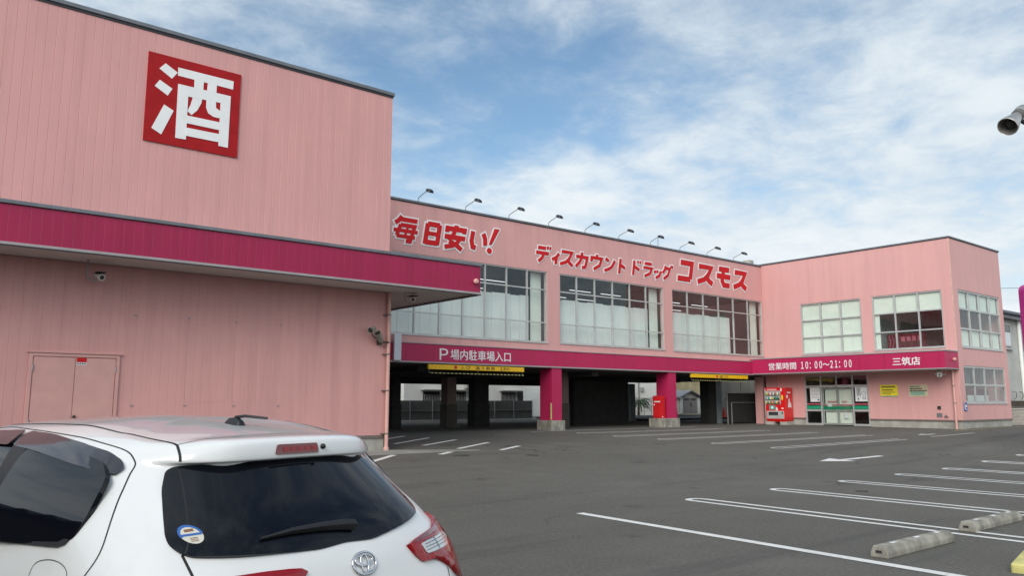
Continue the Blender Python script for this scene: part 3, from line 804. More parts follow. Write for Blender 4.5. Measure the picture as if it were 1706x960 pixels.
# glazed entrance: fixed side lights and two sliding leaves
E_ = MB(); y0, y1, zb = DO[0], DO[1], .50
def ebar(m, a, e, g0, h, d0=.02, d1=.10): m.box(XR + d0, XR + d1, a, e, g0, h)
for y in (y0, y1 - .07): ebar(E_, y, y + .07, zb, DO[3] - .005)
for y in (19.74, 21.40): ebar(E_, y - .035, y + .035, zb, DO[3] - .005)
ebar(E_, 20.54, 20.60, 2.50, DO[3] - .005, .021, .099)
for a, e in ((y0 + .07, 19.705), (21.435, y1 - .07)):
    ebar(E_, a, e, zb, zb + .10, .021, .099); ebar(E_, a, e, 2.36, 2.49, .021, .099); ebar(E_, a, e, 1.19, 1.29, .021, .099); ebar(E_, a, e, 2.93, 2.984, .021, .099)
for a, e in ((19.775, 20.54), (20.60, 21.365)):
    ebar(E_, a, e, 2.36, 2.495, .0, .12); ebar(E_, a, e, 2.93, 2.984, .021, .099)
E_ = E_.build('entrance', 'alu', BLD, bevel=.004)
gl = MB(); gl.box(XR + .055, XR + .061, y0 + .05, y1 - .05, zb + .05, 2.97); gl.build('pane', 'doorglass', E_)
for a, e in ((19.78, 20.565), (20.575, 21.36)):
    lf = MB()
    for q in ((a, a + .06, .53, 2.352), (e - .06, e, .53, 2.352)): lf.box(XR + .105, XR + .15, *q)
    for q in ((.53, .62), (1.18, 1.27), (2.27, 2.352)): lf.box(XR + .107, XR + .148, a + .06, e - .06, *q)
    lf = lf.build('sliding_leaf', 'alu', E_, bevel=.003)
    box('blind', 'blind', lf, XR + .17, XR + .18, a + .03, e - (.10 if a > 20 else .03), .55, 2.34)
bd = MB(); bd.box(XR + .046, XR + .052, y0 + .09, 19.70, 1.31, 1.47); bd.box(XR + .046, XR + .052, 21.44, y1 - .09, 1.31, 1.47); bd.box(XR + .092, XR + .098, 19.80, 21.34, 1.29, 1.44); bd.split('green_band', 'green', E_)
bd = MB(); bd.box(XR + .046, XR + .052, y0 + .09, 19.70, 1.52, 1.58); bd.box(XR + .046, XR + .052, 21.44, y1 - .09, 1.52, 1.58); bd.box(XR + .092, XR + .098, 19.80, 21.34, 1.48, 1.53); bd.split('pink_band', 'pinkband', E_)
b = MB()
b.box(XR + .044, XR + .050, 21.47, 22.00, 1.66, 2.37); b.box(XR + .044, XR + .050, 19.02, 19.62, 1.68, 2.40); b.box(XR + .09, XR + .095, 20.05, 20.26, .86, 1.14); b.box(XR + .09, XR + .095, 20.88, 21.10, 1.42, 1.53)
b = b.split('door_poster', 'paper', E_)[0]
t = MB()
for k in range(7): t.box(XR + .0405, XR + .0435, 21.53 + .05 * (k % 3 == 2), 21.92, 2.28 - k * .07, 2.292 - k * .07)
t.box(XR + .0405, XR + .0435, 21.52, 21.60, 1.72, 1.80)
for k in range(3): t.box(XR + .0405, XR + .0435, 19.50 - k * .07, 19.53 - k * .07, 1.95, 2.33)
for a, e, g0, h in ((19.08, 19.30, 2.0, 2.012), (19.08, 19.30, 2.12, 2.132), (19.08, 19.092, 2.0, 2.13), (19.288, 19.30, 2.0, 2.13), (19.1, 19.25, 1.78, 1.80), (19.1, 19.25, 1.88, 1.90), (19.10, 19.12, 1.8, 1.88), (19.24, 19.26, 1.8, 1.88), (19.45, 19.5, 1.75, 1.85)): t.box(XR + .0405, XR + .0435, a, e, g0, h)
t.build('poster_lines', 'ink', E_)
t = MB()
for k, (a, wd_) in enumerate(((21.10, .07), (21.01, .05), (20.94, .08), (20.84, .06), (20.76, .05), (20.68, .09), (20.36, .08), (20.25, .05), (20.16, .04))):
    strokes_on(t, [(1, True, [(0, 20), (60, 90), (100, 40), (50, 0)]), (1, False, [(10, 60), (90, 50)])], 'X', XR + .099, a, 1.62, -wd_, .09, .008, 0, .004, 0)
t.build('leaf_lettering', 'inkred', E_)

# ------------------------------------------------------------------ notices, boards and lettering fixed on the building
SG = thing('wall_sign', (5.77, YL, 8.8), 'big square red board with one white character high on the pink wall', 'sign')
box('sign_board', 'deepred', SG, 4.66, 6.885, YL - .035, YL - .002, 7.735, 9.935)
HC = [(210, 107), (877, 285), (853, 885), (170, 750)]
def hmap(p):
    """board square (0..1, y up) of a point measured in the photograph's own skew: solved bilinearly"""
    u, v = .5, .5
    for _ in range(60):
        x = (1 - u) * (1 - v) * HC[0][0] + u * (1 - v) * HC[1][0] + u * v * HC[2][0] + (1 - u) * v * HC[3][0]
        y = (1 - u) * (1 - v) * HC[0][1] + u * (1 - v) * HC[1][1] + u * v * HC[2][1] + (1 - u) * v * HC[3][1]
        u += (p[0] - x) / 680; v += (p[1] - y - (p[0] - x) * .25) / 620
    return u, 1 - v
kj = MB()
polys = [[(323, 197), (408, 265), (368, 310), (280, 235)], [(283, 318), (371, 383), (338, 433), (248, 362)], [(313, 497), (380, 543), (294, 713), (226, 665)],
 [(411, 227), (819, 332), (815, 392), (410, 287)],
 [(528, 305), (596, 322), (590, 430), (578, 490), (550, 540), (508, 574), (478, 545), (500, 500), (515, 450), (524, 400)],
 [(626, 330), (692, 347), (686, 480), (688, 525), (722, 548), (720, 600), (668, 588), (630, 562), (614, 520), (616, 440)],
 [(411, 347), (798, 441), (795, 503), (408, 425)], [(411, 349), (486, 366), (468, 750), (392, 737)], [(724, 424), (798, 442), (780, 813), (708, 797)],
 [(474, 577), (722, 630), (718, 686), (472, 632)], [(470, 664), (716, 714), (712, 772), (466, 722)]]
for k, q in enumerate(polys):
    P = []
    for p in q:
        u, v = hmap(p); P.append((4.66 + 2.225 * u, YL - .036, 7.735 + 2.2 * v))
    kj.prism(P, (0, -.004 - k * .0008, 0))
kj.build('lettering', 'white', SG)

G = {
 'mai': [(.9, 0, [(26, 104), (16, 84), (2, 70)]), (.85, 0, [(22, 90), (94, 90)]), (.8, 0, [(26, 66), (16, 14)]), (.8, 0, [(26, 64), (86, 64), (76, -6), (58, -6)]), (.7, 0, [(0, 39), (102, 39)]), (.7, 0, [(16, 13), (94, 13)]), (.5, 0, [(58, 64), (50, 13)])],
 'nichi': [(1, 0, [(18, 92), (18, 2)]), (1, 0, [(82, 92), (82, 2)]), (1, 0, [(18, 90), (82, 90)]), (.8, 0, [(18, 49), (82, 49)]), (1, 0, [(18, 10), (82, 10)])],
 'an': [(1, 0, [(50, 102), (50, 86)]), (1, 0, [(8, 66), (8, 84), (92, 84), (92, 68)]), (1, 0, [(0, 46), (100, 46)]), (.9, 0, [(46, 74), (34, 46), (24, 28)]), (.9, 0, [(24, 26), (58, 14), (90, -6)]), (.9, 0, [(76, 46), (62, 20), (40, 6), (6, -2)])],
 'i': [(1, 0, [(12, 90), (10, 44), (20, 16), (38, 12)]), (1, 0, [(70, 86), (84, 62), (90, 30)])],
 'de': [(1, 0, [(10, 90), (64, 90)]), (1, 0, [(0, 58), (88, 58)]), (1, 1, [(52, 58), (46, 30), (22, 4)]), (.7, 0, [(74, 104), (78, 84)]), (.7, 0, [(92, 104), (96, 84)])],
 'xi': [(1, 1, [(88, 96), (60, 62), (6, 36)]), (1, 0, [(60, 62), (60, 0)])],
 'su': [(1, 0, [(6, 88), (84, 88), (66, 46), (44, 22), (4, 6)]), (1, 0, [(56, 38), (74, 18), (98, 4)])],
 'ka': [(1, 0, [(2, 72), (90, 72), (84, 16), (74, 4), (56, 6)]), (1, 1, [(46, 102), (40, 50), (6, 4)])],
 'u': [(1, 0, [(50, 104), (50, 84)]), (1, 0, [(10, 52), (10, 80), (90, 80), (78, 34), (34, 4)])],
 'n': [(1, 0, [(8, 88), (38, 72)]), (1, 1, [(92, 82), (70, 38), (40, 18), (8, 6)])],
 'to': [(1, 0, [(28, 102), (28, 0)]), (1, 0, [(28, 62), (88, 40)])],
 'do': [(1, 0, [(22, 102), (22, 0)]), (1, 0, [(22, 62), (78, 40)]), (.7, 0, [(56, 104), (60, 84)]), (.7, 0, [(78, 104), (82, 84)])],
 'ra': [(1, 0, [(14, 94), (82, 94)]), (1, 0, [(4, 64), (88, 64), (70, 26), (22, 4)])],
 'xtu': [(1, 0, [(6, 74), (14, 48)]), (1, 0, [(40, 80), (48, 54)]), (1, 0, [(94, 76), (76, 30), (28, 4)])],
 'gu': [(1, 0, [(34, 100), (24, 66), (4, 46)]), (1, 0, [(30, 82), (82, 82), (64, 32), (20, 4)]), (.7, 0, [(90, 108), (94, 88)]), (.7, 0, [(106, 108), (110, 88)])],
 'ko': [(1, 0, [(12, 92), (86, 92), (82, 12)]), (1, 0, [(0, 10), (82, 10)])],
 'mo': [(1, 0, [(16, 92), (86, 92)]), (1, 0, [(4, 54), (98, 54)]), (1, 0, [(48, 92), (42, 30), (56, 8), (96, 8)])],
 'ex': [],
}
def sign_word(name, label, cells, hw, grow, col_face='red'):
    t = thing(name, (cells[0][1], YM, cells[0][2]), label, 'sign lettering', 'red lettering along the shop front')
    edge, face = MB(), MB()
    for ch, x, z, w, h in cells:
        strokes_on(edge, G[ch], 'Y', YM - .004, x, z, w, h, hw, grow, .010)
        strokes_on(face, G[ch], 'Y', YM - .022, x, z, w, h, hw, 0, .010)
    return t, edge, face
t, edge, face = sign_word('sign_lettering', 'slanted red lettering with white edge at the left end, closed by an exclamation mark', [('mai', 14.44, 7.52, 1.0, .82), ('nichi', 15.68, 7.46, .84, .88), ('an', 16.66, 7.49, .95, .86), ('i', 17.84, 7.50, .86, .84)], .097, .058)
for mb, gr, d in ((edge, .06, .012), (face, 0, .030)):
    q = [(18.83, 7.82), (18.97, 7.82), (19.38 + gr * .3, 8.50 + gr), (19.12 - gr * .8, 8.50 + gr)]
    if gr: q = [(18.75, 7.76), (19.02, 7.76), (19.45, 8.50), (19.38, 8.55), (19.11, 8.55), (19.05, 8.50)]
    mb.prism([(x, YM - .004, z) for x, z in q], (0, -d, 0)); mb.lathe([(0, .12 + gr), (d, .12 + gr), (d + .001, .001)], (18.86, YM - .004, 7.57), (0, -1, 0), 24)
edge.build('white_edge', 'white', t, fixn=True); face.build('red_face', 'red', t, fixn=True)
cw = [('de', 21.25, .80), ('xi', 22.14, .44), ('su', 22.62, .78), ('ka', 23.52, .76), ('u', 24.40, .78), ('n', 25.28, .72), ('to', 26.14, .58)]
t, edge, face = sign_word('sign_lettering', 'seven smaller red white-edged characters above the middle window', [(c, x, 7.43, w, .50 if c == 'xi' else .68) for c, x, w in cw], .075, .046)
edge.build('white_edge', 'white', t); face.build('red_face', 'red', t)
cw = [('do', 27.08, .70), ('ra', 27.86, .72), ('xtu', 28.66, .52), ('gu', 29.24, .66)]
t, edge, face = sign_word('sign_lettering', 'four smaller red white-edged characters just left of the largest word', [(c, x, 7.46, w, .50 if c == 'xtu' else .68) for c, x, w in cw], .075, .046)
edge.build('white_edge', 'white', t); face.build('red_face', 'red', t)
cw = [('ko', 30.42, 1.18), ('su', 31.92, 1.28), ('mo', 33.44, 1.22), ('su', 34.92, 1.18)]
t, edge, face = sign_word('sign_lettering', 'four largest red white-edged characters at the right end of the front', [(c, x, 7.55, w, .98) for c, x, w in cw], .135, .06)
edge.build('white_edge', 'white', t); face.build('red_face', 'red', t)

def fascia_text(axis, c, label, items, weight, loc):
    t = thing('fascia_lettering', loc, label, 'sign lettering', 'white lettering on the magenta bands')
    for body, a, e, g0, h, w in items: text_on(MB(), body, axis, c, a, e, g0, h, w).build('white_letters', 'white', t, fixn=False)
fascia_text('Y', YM - .163, 'white P and parking entrance lettering on the magenta band over the deck', [('Ｐ', 16.46, 16.84, 3.18, 3.60, .006), ('場内駐車場入口', 16.95, 19.83, 3.20, 3.59, .006)], 0, (16.4, YM - .16, 3.4))
fascia_text('X', KX - .003, 'white opening hours 10:00 to 21:00 on the magenta canopy', [('営業時間', 23.38, 21.83, 3.27, 3.63, .007), ('１０：００', 21.56, 20.44, 3.27, 3.63, .014), ('～', 20.40, 20.06, 3.40, 3.51, .016), ('２１：００', 20.02, 18.95, 3.27, 3.63, .014)], 0, (KX, 21, 3.4))
fascia_text('X', KX - .003, 'three white characters of the branch name near the canopy corner', [('三筑店', 17.02, 15.80, 3.27, 3.64, .012)], 0, (KX, 16.4, 3.4))

def height_bar(x0, x1, label, items, mark):
    t = thing('height_limit_bar', (x0, YM, 2.9), label, 'height bar', 'yellow height limit bars')
    box('bar', 'yellow', t, x0, x1, YM - .15, YM - .05, 2.83, 3.01, bevel=.008)
    h = MB()
    for x in (x0 + .3, x1 - .3): h.tube([(x, YM - .1, 2.99), (x, YM - .1, 3.05)], .015, 6)
    h.split('hanger', 'steel', t)
    mb = MB()
    for body, a, e, g0, hh in items: text_on(mb, body, 'Y', YM - .152, a, e, g0, hh, .004, .006)
    mb.build('lettering', 'ink', t, fixn=False)
    mk_ = MB(); mk_.lathe([(0, .065), (.008, .065), (.009, .045), (.004, .044)], (mark, YM - .152, 2.925), (0, -1, 0), 20); mk_.build('round_mark', 'inkred', t)
    ch, bl_ = MB(), MB(); x = x0 + .05; k = 0
    while x < x1 - .08:
        (ch if k % 2 else bl_).box(x, x + .085, YM - .11, YM - .09, 2.685, 2.715); x += .09; k += 1
    ch.build('chain_yellow', 'kerbyellow', t); bl_.build('chain_black', 'ink', t)
    s = MB()
    for x in (x0 + .06, (x0 + x1) / 2, x1 - .06): s.tube([(x, YM - .1, 2.715), (x, YM - .1, 2.83)], .006, 5)
    s.split('chain_link', 'steel', t)
height_bar(16.0, 20.54, 'yellow height limit bar reading 2.3m under the parking entrance lettering', [('入 口', 17.42, 17.86, 2.86, 2.985), ('高 さ 制 限', 18.15, 19.05, 2.86, 2.985), ('2.3ｍ', 19.32, 19.78, 2.86, 2.985)], 17.2)
height_bar(31.1, 35.73, 'yellow height limit bar over the exit beside the right canopy', [('出 口', 33.35, 34.0, 2.86, 2.985)], 33.1)

def notice(x, y0, y1, z0, z1, label, m, rows, ink_):
    t = thing('notice_board', (XR, (y0 + y1) / 2, z0), label, 'notice')
    box('board', m, t, XR - .02, XR - .004, y0, y1, z0, z1)
    mb = MB()
    for ya, yb, zz, hh in rows:
        y = y1 - ya * (y1 - y0)
        while y > y1 - yb * (y1 - y0):
            w = random.uniform(.03, .055); mb.box(XR - .024, XR - .0205, y - w, y, z0 + zz * (z1 - z0), z0 + (zz + hh) * (z1 - z0)); y -= w + .014
    mb.build('printed_rows', ink_, t)
    return t
nb = notice(XR, 17.53, 18.35, 1.90, 2.45, 'bright yellow notice on the pink wall right of the glass entrance', 'yellowsign', [(.08, .85, .76, .13), (.12, .72, .52, .09), (.12, .80, .34, .06), (.12, .6, .22, .05)], 'ink')
box('green_strip', 'tealink', nb, XR - .0235, XR - .0205, 17.54, 18.34, 1.905, 1.94)
nb = notice(XR, 16.18, 17.02, 1.90, 2.43, 'faded cream notice with teal lines near the downpipe', 'creamsign', [(.06, .62, .82, .08), (.06, .7, .60, .13), (.06, .9, .42, .12)], 'ink')
mb = MB()
for k in range(2): mb.box(XR - .0235, XR - .0205, 16.32, 16.95, 1.97 + k * .08, 2.02 + k * .08)
mb.build('teal_rows', 'tealink', nb)
t = thing('parking_plate', (37.93, YS, 1.4), 'small blue plate with white symbols low beside the right corner', 'plate')
box('plate', 'blue', t, 37.80, 38.12, YS - .02, YS - .004, 1.25, 1.62)
mb = MB(); mb.box(37.84, 37.90, YS - .024, YS - .0205, 1.32, 1.54); mb.box(37.95, 38.07, YS - .024, YS - .0205, 1.30, 1.34); mb.box(37.95, 38.07, YS - .024, YS - .0205, 1.42, 1.52); mb.lathe([(0, .03), (.004, .03)], (37.87, YS - .02, 1.58), (0, -1, 0), 10)
mb.build('symbols', 'white', t)
t = thing('door_sticker', (3.73, YL, 2.5), 'small red and white sticker at the top of the service door', 'sticker')
box('red_field', 'red', t, 3.64, 3.83, YL - .036, YL - .031, 2.49, 2.585)
box('white_field', 'white', t, 3.64, 3.83, YL - .036, YL - .031, 2.43, 2.488)
mb = MB()
for k in range(4): mb.box(3.65 + k * .045, 3.68 + k * .045, YL - .039, YL - .0365, 2.445, 2.475)
mb.build('lettering', 'ink', t)

# poster ghosts and fixings left on the lower wall
bo = MB()
for x, z in ((4.77, 3.59), (5.96, 3.6), (7.09, 3.59), (8.24, 3.58), (4.8, 1.56), (5.96, 1.56), (7.11, 1.55), (8.25, 1.55)):
    bo.box(x - .028, x + .028, YL - .022, YL - .001, z - .013, z + .013)
bo.split('wall_bracket', 'trim', BLD)
def rr(x0, x1, z0, z1, r, n=5):
    P = []
    for cx, cz, a0 in ((x1 - r, z1 - r, 0), (x0 + r, z1 - r, 90), (x0 + r, z0 + r, 180), (x1 - r, z0 + r, 270)):
        P += [(cx + r * math.cos(R(a0 + 90 * k / n)), cz + r * math.sin(R(a0 + 90 * k / n))) for k in range(n + 1)]
    return P
gh = MB()
for x0, x1, z0, z1 in ((5.93, 6.98, 1.62, 3.50), (7.05, 8.17, 1.62, 3.54)):
    P = rr(x0, x1, z0, z1, .12); Q = rr(x0 + .016, x1 - .016, z0 + .016, z1 - .016, .11)
    n = len(P); gh.add([(x, YL - .003, z) for x, z in P] + [(x, YL - .003, z) for x, z in Q], [(i, (i + 1) % n, (i + 1) % n + n, i + n) for i in range(n)])
gh.split('poster_outline', 'pink_door', BLD, fixn=True)
# ------------------------------------------------------------------ lamps and cameras on the building
def sign_lamp():
    t = thing('sign_lamp', (0, 0, 0), 'black sign lamp on a bent arm', 'lamp', 'sign lamps along the roof edge')
    MB().tube([(0, .06, 0), (0, .05, .10), (0, .0, .17), (0, -.22, .24), (0, -.62, .345)], .018, 8).build('arm', 'steel', t, smooth=True)
    MB().box(-.06, .06, .0, .12, -.004, .016).build('foot', 'steel', t)
    h = MB()
    prof = [(-.58, .325, .365, .05), (-.66, .30, .405, .11), (-.78, .265, .40, .145), (-.91, .215, .33, .145), (-.96, .20, .26, .11)]
    vs_ = []
    for y, z0, z1, w in prof: vs_ += [(-w, y, z0), (w, y, z0), (w * .8, y, z1), (-w * .8, y, z1)]
    fs = [(0, 1, 2, 3), (16, 19, 18, 17)]
    for i in range(4):
        for k in range(4): fs.append((i * 4 + k, i * 4 + (k + 1) % 4, i * 4 + 4 + (k + 1) % 4, i * 4 + 4 + k))
    h.add(vs_, fs); h = h.build('lamp_head', 'lampblack', t, bevel=.012)
    MB().add([(-.10, -.69, .288), (.10, -.69, .288), (.115, -.89, .221), (-.115, -.89, .221), (-.10, -.69, .280), (.10, -.69, .280), (.115, -.89, .213), (-.115, -.89, .213)], [(0, 1, 2, 3), (7, 6, 5, 4), (0, 4, 5, 1), (1, 5, 6, 2), (2, 6, 7, 3), (3, 7, 4, 0)]).build('lens', 'lampglass', h)
    return t
lamp0 = sign_lamp()
over = ['nearest the tall wing, above the slanted characters', 'above the middle of the slanted red characters', 'just right of the exclamation mark',
        'above the first of the seven smaller characters', 'above the middle of the seven smaller characters', 'above the last of the seven smaller characters',
        'above the gap before the four small characters', 'above the first of the four largest characters', 'above the middle of the four largest characters', 'farthest right, beside the inner roof corner']
for i, x in enumerate((15.54, 17.71, 19.88, 22.04, 24.20, 26.35, 28.52, 30.71, 32.85, 35.1)):
    o = lamp0 if i == 0 else copy_tree(lamp0)
    o.scale = (.86, .86, .86)
    o.location = (x, YM - .03, 9.042)
    o.rotation_euler = (0, 0, R(random.uniform(-6, 6)))
    o['label'] = 'black sign lamp on the roof edge ' + over[i]
    if i in (0, 2, 7):
        for ch in o.children:
            if ch.name.startswith('lamp_head'): ch.rotation_euler = (R(5), 0, 0); ch.location = (0, .03, .06)

def dome_camera(loc, label, dirx):
    x, y, z = loc
    t = thing('security_camera', loc, label, 'camera')
    MB().tube([(x - .24, y, z + .44), (x - .24, y, z + .02), (x - .20, y, z - .06), (x - .05, y - .02, z - .08)], .02, 8).build('stem', 'trim', t, smooth=True)
    d = Vector((dirx, -1, -.25)).normalized()
    b = MB(); b.lathe([(-.16, .05), (-.13, .075), (.10, .075), (.105, .06), (.09, .055)], (x, y - .05, z), d, 16); b = b.build('housing', 'camwhite', t, smooth=True)
    MB().lathe([(.085, .05), (.092, .05), (.093, .001)], (x, y - .05, z), d, 16).build('lens', 'lampglass', b)
    h = MB(); h.lathe([(-.19, .06), (-.02, .095), (.13, .095), (.131, .001)], (x - d.x * .02, y - .05 + .01, z + .03), d, 16)
    MB().box(x - .10, x + .10, y - .20, y + .10, z + .085, z + .10).build('sunshade', 'lampblack', b)
dome_camera((3.88, 19.0, 4.34), 'small security camera on a bent stem under the left canopy, above the service door', .3)
dome_camera((11.95, 19.1, 4.52), 'small dark security camera hanging under the canopy end by the corner downpipe', -.5)
t = thing('security_camera', (37.3, 15.3, 2.95), 'white box security camera under the right canopy next to the downpipe', 'camera')
MB().tube([(37.35, 15.25, 3.06), (37.35, 15.25, 2.86), (37.0, 15.35, 2.86)], .018, 8).build('stem', 'camwhite', t)
d = Vector((-.85, -.35, -.35)).normalized(); s_ = Vector((.35, -.85, 0)).normalized(); u_ = d.cross(s_)
if u_.z < 0: u_ = -u_
c = Vector((36.95, 15.36, 2.93))
q = [c - d * .30 + s_ * a + u_ * b_ for a, b_ in ((-.10, -.085), (.10, -.085), (.10, .095), (-.10, .095))]
hb = MB().prism(q, d * .60).build('housing', 'camwhite', t, bevel=.01)
MB().lathe([(0, .04), (.012, .04), (.013, .001)], c + d * .30, d, 14).build('lens', 'lampglass', hb)
MB().lathe([(0, .045), (.05, .05), (.12, .03), (.121, .001)], (37.12, 15.55, 2.93), (-.8, 0, -.6), 14).build('infrared_lamp', 'camwhite', t, smooth=True)

t = thing('floodlight', (10.9, YL - .2, 3.4), 'weathered pair of grey floodlights on a bracket by the corner downpipe', 'floodlight')
b = MB(); b.tube([(11.06, YL - .12, 3.28), (11.34, YL - .14, 3.28)], .022, 8); b.box(11.02, 11.08, YL - .20, YL - .004, 3.2, 3.36); b.build('bracket', 'iron', t)
for (x, z, ln, rr_, dx) in ((10.98, 3.38, .36, .10, (-.62, -.45, .62)), (10.74, 3.60, .22, .085, (-.75, -.55, -.30))):
    dd = Vector(dx).normalized()
    hd = MB(); hd.lathe([(-.16, .05), (-.12, rr_ * .72), (.02, rr_ * .85), (ln * .5, rr_), (ln * .5 + .02, rr_ * 1.04), (ln * .5 + .02, rr_ * .9), (ln * .45, rr_ * .88)], (x, YL - .24, z), dd, 18)
    hd = hd.build('lamp_head', 'concrete_old', t, smooth=True)
    MB().lathe([(ln * .44, rr_ * .86), (ln * .455, rr_ * .86), (ln * .456, .001)], (x, YL - .24, z), dd, 18).build('lens', 'lampglass', hd)
MB().tube([(10.98, YL - .2, 3.3), (10.80, YL - .14, 3.46), (10.76, YL - .2, 3.62)], .016, 6).build('arm', 'iron', t)

# ------------------------------------------------------------------ vending machine on its blocks
VX0, VX1, VY0, VY1 = 36.80, 37.50, 22.93, 24.10
t = thing('vending_machine', (37.15, 23.5, .68), 'red drinks vending machine with lit rows of bottles beside the glass entrance', 'vending machine')
box('cabinet', 'vmred', t, VX0, VX1, VY0, VY1, .72, 2.39, bevel=.02)
box('side_edge', 'vmsilver', t, VX0 - .012, VX0 + .02, VY1 - .03, VY1 + .006, .80, 2.36)
box('base', 'vmred', t, VX0 + .05, VX1 - .03, VY0 + .05, VY1 - .05, .655, .718)
win = MB()
wy0, wy1, wz0, wz1 = 23.22, 24.04, 1.56, 2.20
win.box(VX0 - .018, VX0 - .002, wy0 - .03, wy1 + .03, wz1 + .002, wz1 + .03); win.box(VX0 - .018, VX0 - .002, wy0 - .03, wy1 + .03, wz0 - .03, wz0 - .002)
for y in (wy0 - .03, wy1): win.box(VX0 - .018, VX0 - .002, y, y + .03, wz0, wz1)
win = win.build('display_window', 'vmsilver', t)
box('display_back', 'vmsilver', win, VX0 - .006, VX0 - .002, wy0, wy1, wz0, wz1)
bm_ = {k: MB() for k in ('vmblack', 'paper', 'bin', 'yellowsign', 'vmred', 'green', 'kerbyellow', 'tealink')}
keys = list(bm_)
for row in range(3):
    z = wz0 + .02 + row * .215; y = wy0 + .02
    while y < wy1 - .05:
        k = random.choice(keys); h = random.uniform(.11, .16); bm_[k].lathe([(0, .026), (h * .62, .026), (h * .8, .012), (h, .012)], (VX0 - .030, y + .028, z), (0, 0, 1), 8); y += .062
    box('shelf', 'vmblack', win, VX0 - .055, VX0 - .007, wy0, wy1, z - .02, z - .003)
for k in keys: bm_[k].split('drink', k, win)
mb = MB(); y = 23.96
for k in range(11): mb.box(VX0 - .008, VX0 - .001, y - .038, y, 2.27, 2.315); y -= .052
mb.build('header_lettering', 'paper', t)
b = MB(); b.box(VX0 - .02, VX0 - .001, 23.02, 24.02, .80, 1.20); b = b.build('delivery_panel', 'vmsilver', t, bevel=.008)
box('delivery_flap', 'vmblack', b, VX0 - .03, VX0 - .021, 23.36, 23.90, .98, 1.14)
box('flap_lip', 'bin', b, VX0 - .034, VX0 - .031, 23.36, 23.90, 1.05, 1.07)
box('coin_return', 'vmblack', b, VX0 - .03, VX0 - .021, 23.08, 23.15, 1.05, 1.14)
box('picture_panel', 'tealink', t, VX0 - .012, VX0 - .001, 23.52, 23.86, 1.26, 1.48)
mb = MB(); mb.lathe([(0, .07), (.004, .07)], (VX0 - .012, 23.69, 1.37), (-1, 0, 0), 14); mb.prism([(VX0 - .002, 23.50, 1.22), (VX0 - .002, 23.36, 1.22), (VX0 - .002, 23.41, 1.39), (VX0 - .002, 23.46, 1.39)], (-.012, 0, 0)); mb.build('picture', 'paper', t)
mb = MB(); mb.box(VX0 - .012, VX0 - .001, 23.05, 23.14, 1.76, 2.00); mb.build('price_card', 'yellowsign', t)
mb = MB(); mb.box(VX0 - .012, VX0 - .001, 23.04, 23.16, 1.30, 1.36); mb.box(VX0 - .012, VX0 - .001, 23.10, 23.18, 2.20, 2.36); mb.build('coin_slot', 'paper', t)
mb = MB(); sy = VY0 - .003
mb.lathe([(0, .085), (.005, .085)], (36.98, sy, 1.93), (0, -1, 0), 18)
mb.prism([(37.02, sy, 1.38), (37.36, sy, 1.38), (37.30, sy, 1.62), (37.20, sy, 1.66), (37.19, sy, 1.82), (37.11, sy, 1.82), (37.10, sy, 1.62)], (0, -.005, 0)); mb.box(37.0, 37.30, sy - .004, sy, 2.10, 2.17)
mb.build('side_picture', 'paper', t)
for a, e, lab in ((23.62, 24.12, 'left of the two concrete blocks carrying the vending machine'), (22.88, 23.28, 'right of the two concrete blocks carrying the vending machine')):
    k = thing('concrete_block', (37.1, a, .5), lab, 'block', 'blocks under the vending machine')
    box('block_body', 'concrete', k, VX0 - .03, VX1 - .1, a, e, .40, .653, bevel=.012)
t = thing('power_cable', (37.5, 24.3, .9), 'black cable and plug on the wall left of the vending machine', 'cable')
MB().tube([(37.52, 24.33, 1.02), (37.47, 24.33, .95), (37.46, 24.30, .78), (37.42, 24.2, .62), (37.4, 24.14, .60)], .012, 6).build('wire', 'rubber', t)
box('plug', 'rubber', t, 37.50, 37.565, 24.28, 24.38, 1.0, 1.08)

# fire hose cabinet in front of the second pillar
t = thing('hydrant_cabinet', (29.13, 24.75, .9), 'tall red steel cabinet standing on the concrete base of the second magenta pillar', 'cabinet')
box('body', 'red', t, 28.98, 29.28, YM, YM + .5, .90, 1.93, bevel=.012)
box('door', 'red', t, 28.966, 28.978, YM + .03, YM + .47, .95, 1.88, bevel=.004)
mb = MB(); mb.box(28.955, 28.964, YM + .04, YM + .40, 1.64, 1.69); mb.lathe([(0, .035), (.008, .035)], (28.964, YM + .40, 1.52), (-1, 0, 0), 12); mb.prism([(29.02, YM - .002, .94), (29.12, YM - .002, .94), (29.07, YM - .002, 1.0)], (0, -.004, 0)); mb.split('white_mark', 'paper', t)

# ------------------------------------------------------------------ wheel stops and kerb
def wheel_stop(x0, x1, y, label):
    L_ = x1 - x0
    t = thing('wheel_stop', (x0, y, gz(x0, y)), label, 'wheel stop', 'concrete wheel stops at the bay ends')
    b = MB(); P = [(-.095, 0), (.095, 0), (.095, .045), (.062, .125), (-.055, .125), (-.095, .06)]
    b.prism([(0, q, z) for q, z in P], (L_, 0, 0))
    body = b.build('body', 'concrete_old', t, bevel=.012, local=True)
    n = MB(); n.box(-.004, .02, -.03, .035, .05, .078); n.build('end_slot', 'ink', body, local=True)
    r = MB()
    for q in (.28, .84, 1.36): r.box(q * L_ / 1.65, q * L_ / 1.65 + .10, -.02, .02, .1255, .1285)
    r.split('reflector', 'paper', body, local=True)
    return t
wheel_stop(8.48, 10.12, 4.27, 'nearest mossy concrete wheel stop, lying across the single white line end')
wheel_stop(11.02, 12.66, 4.40, 'mossy concrete wheel stop cut by the right edge, beyond the first double line')
wheel_stop(13.5, 15.1, 4.4, 'third concrete wheel stop farther along the row of bays')
t = thing('yellow_kerb', (9.3, 3.0, 0), 'yellow painted kerb end in the bottom right corner', 'kerb')
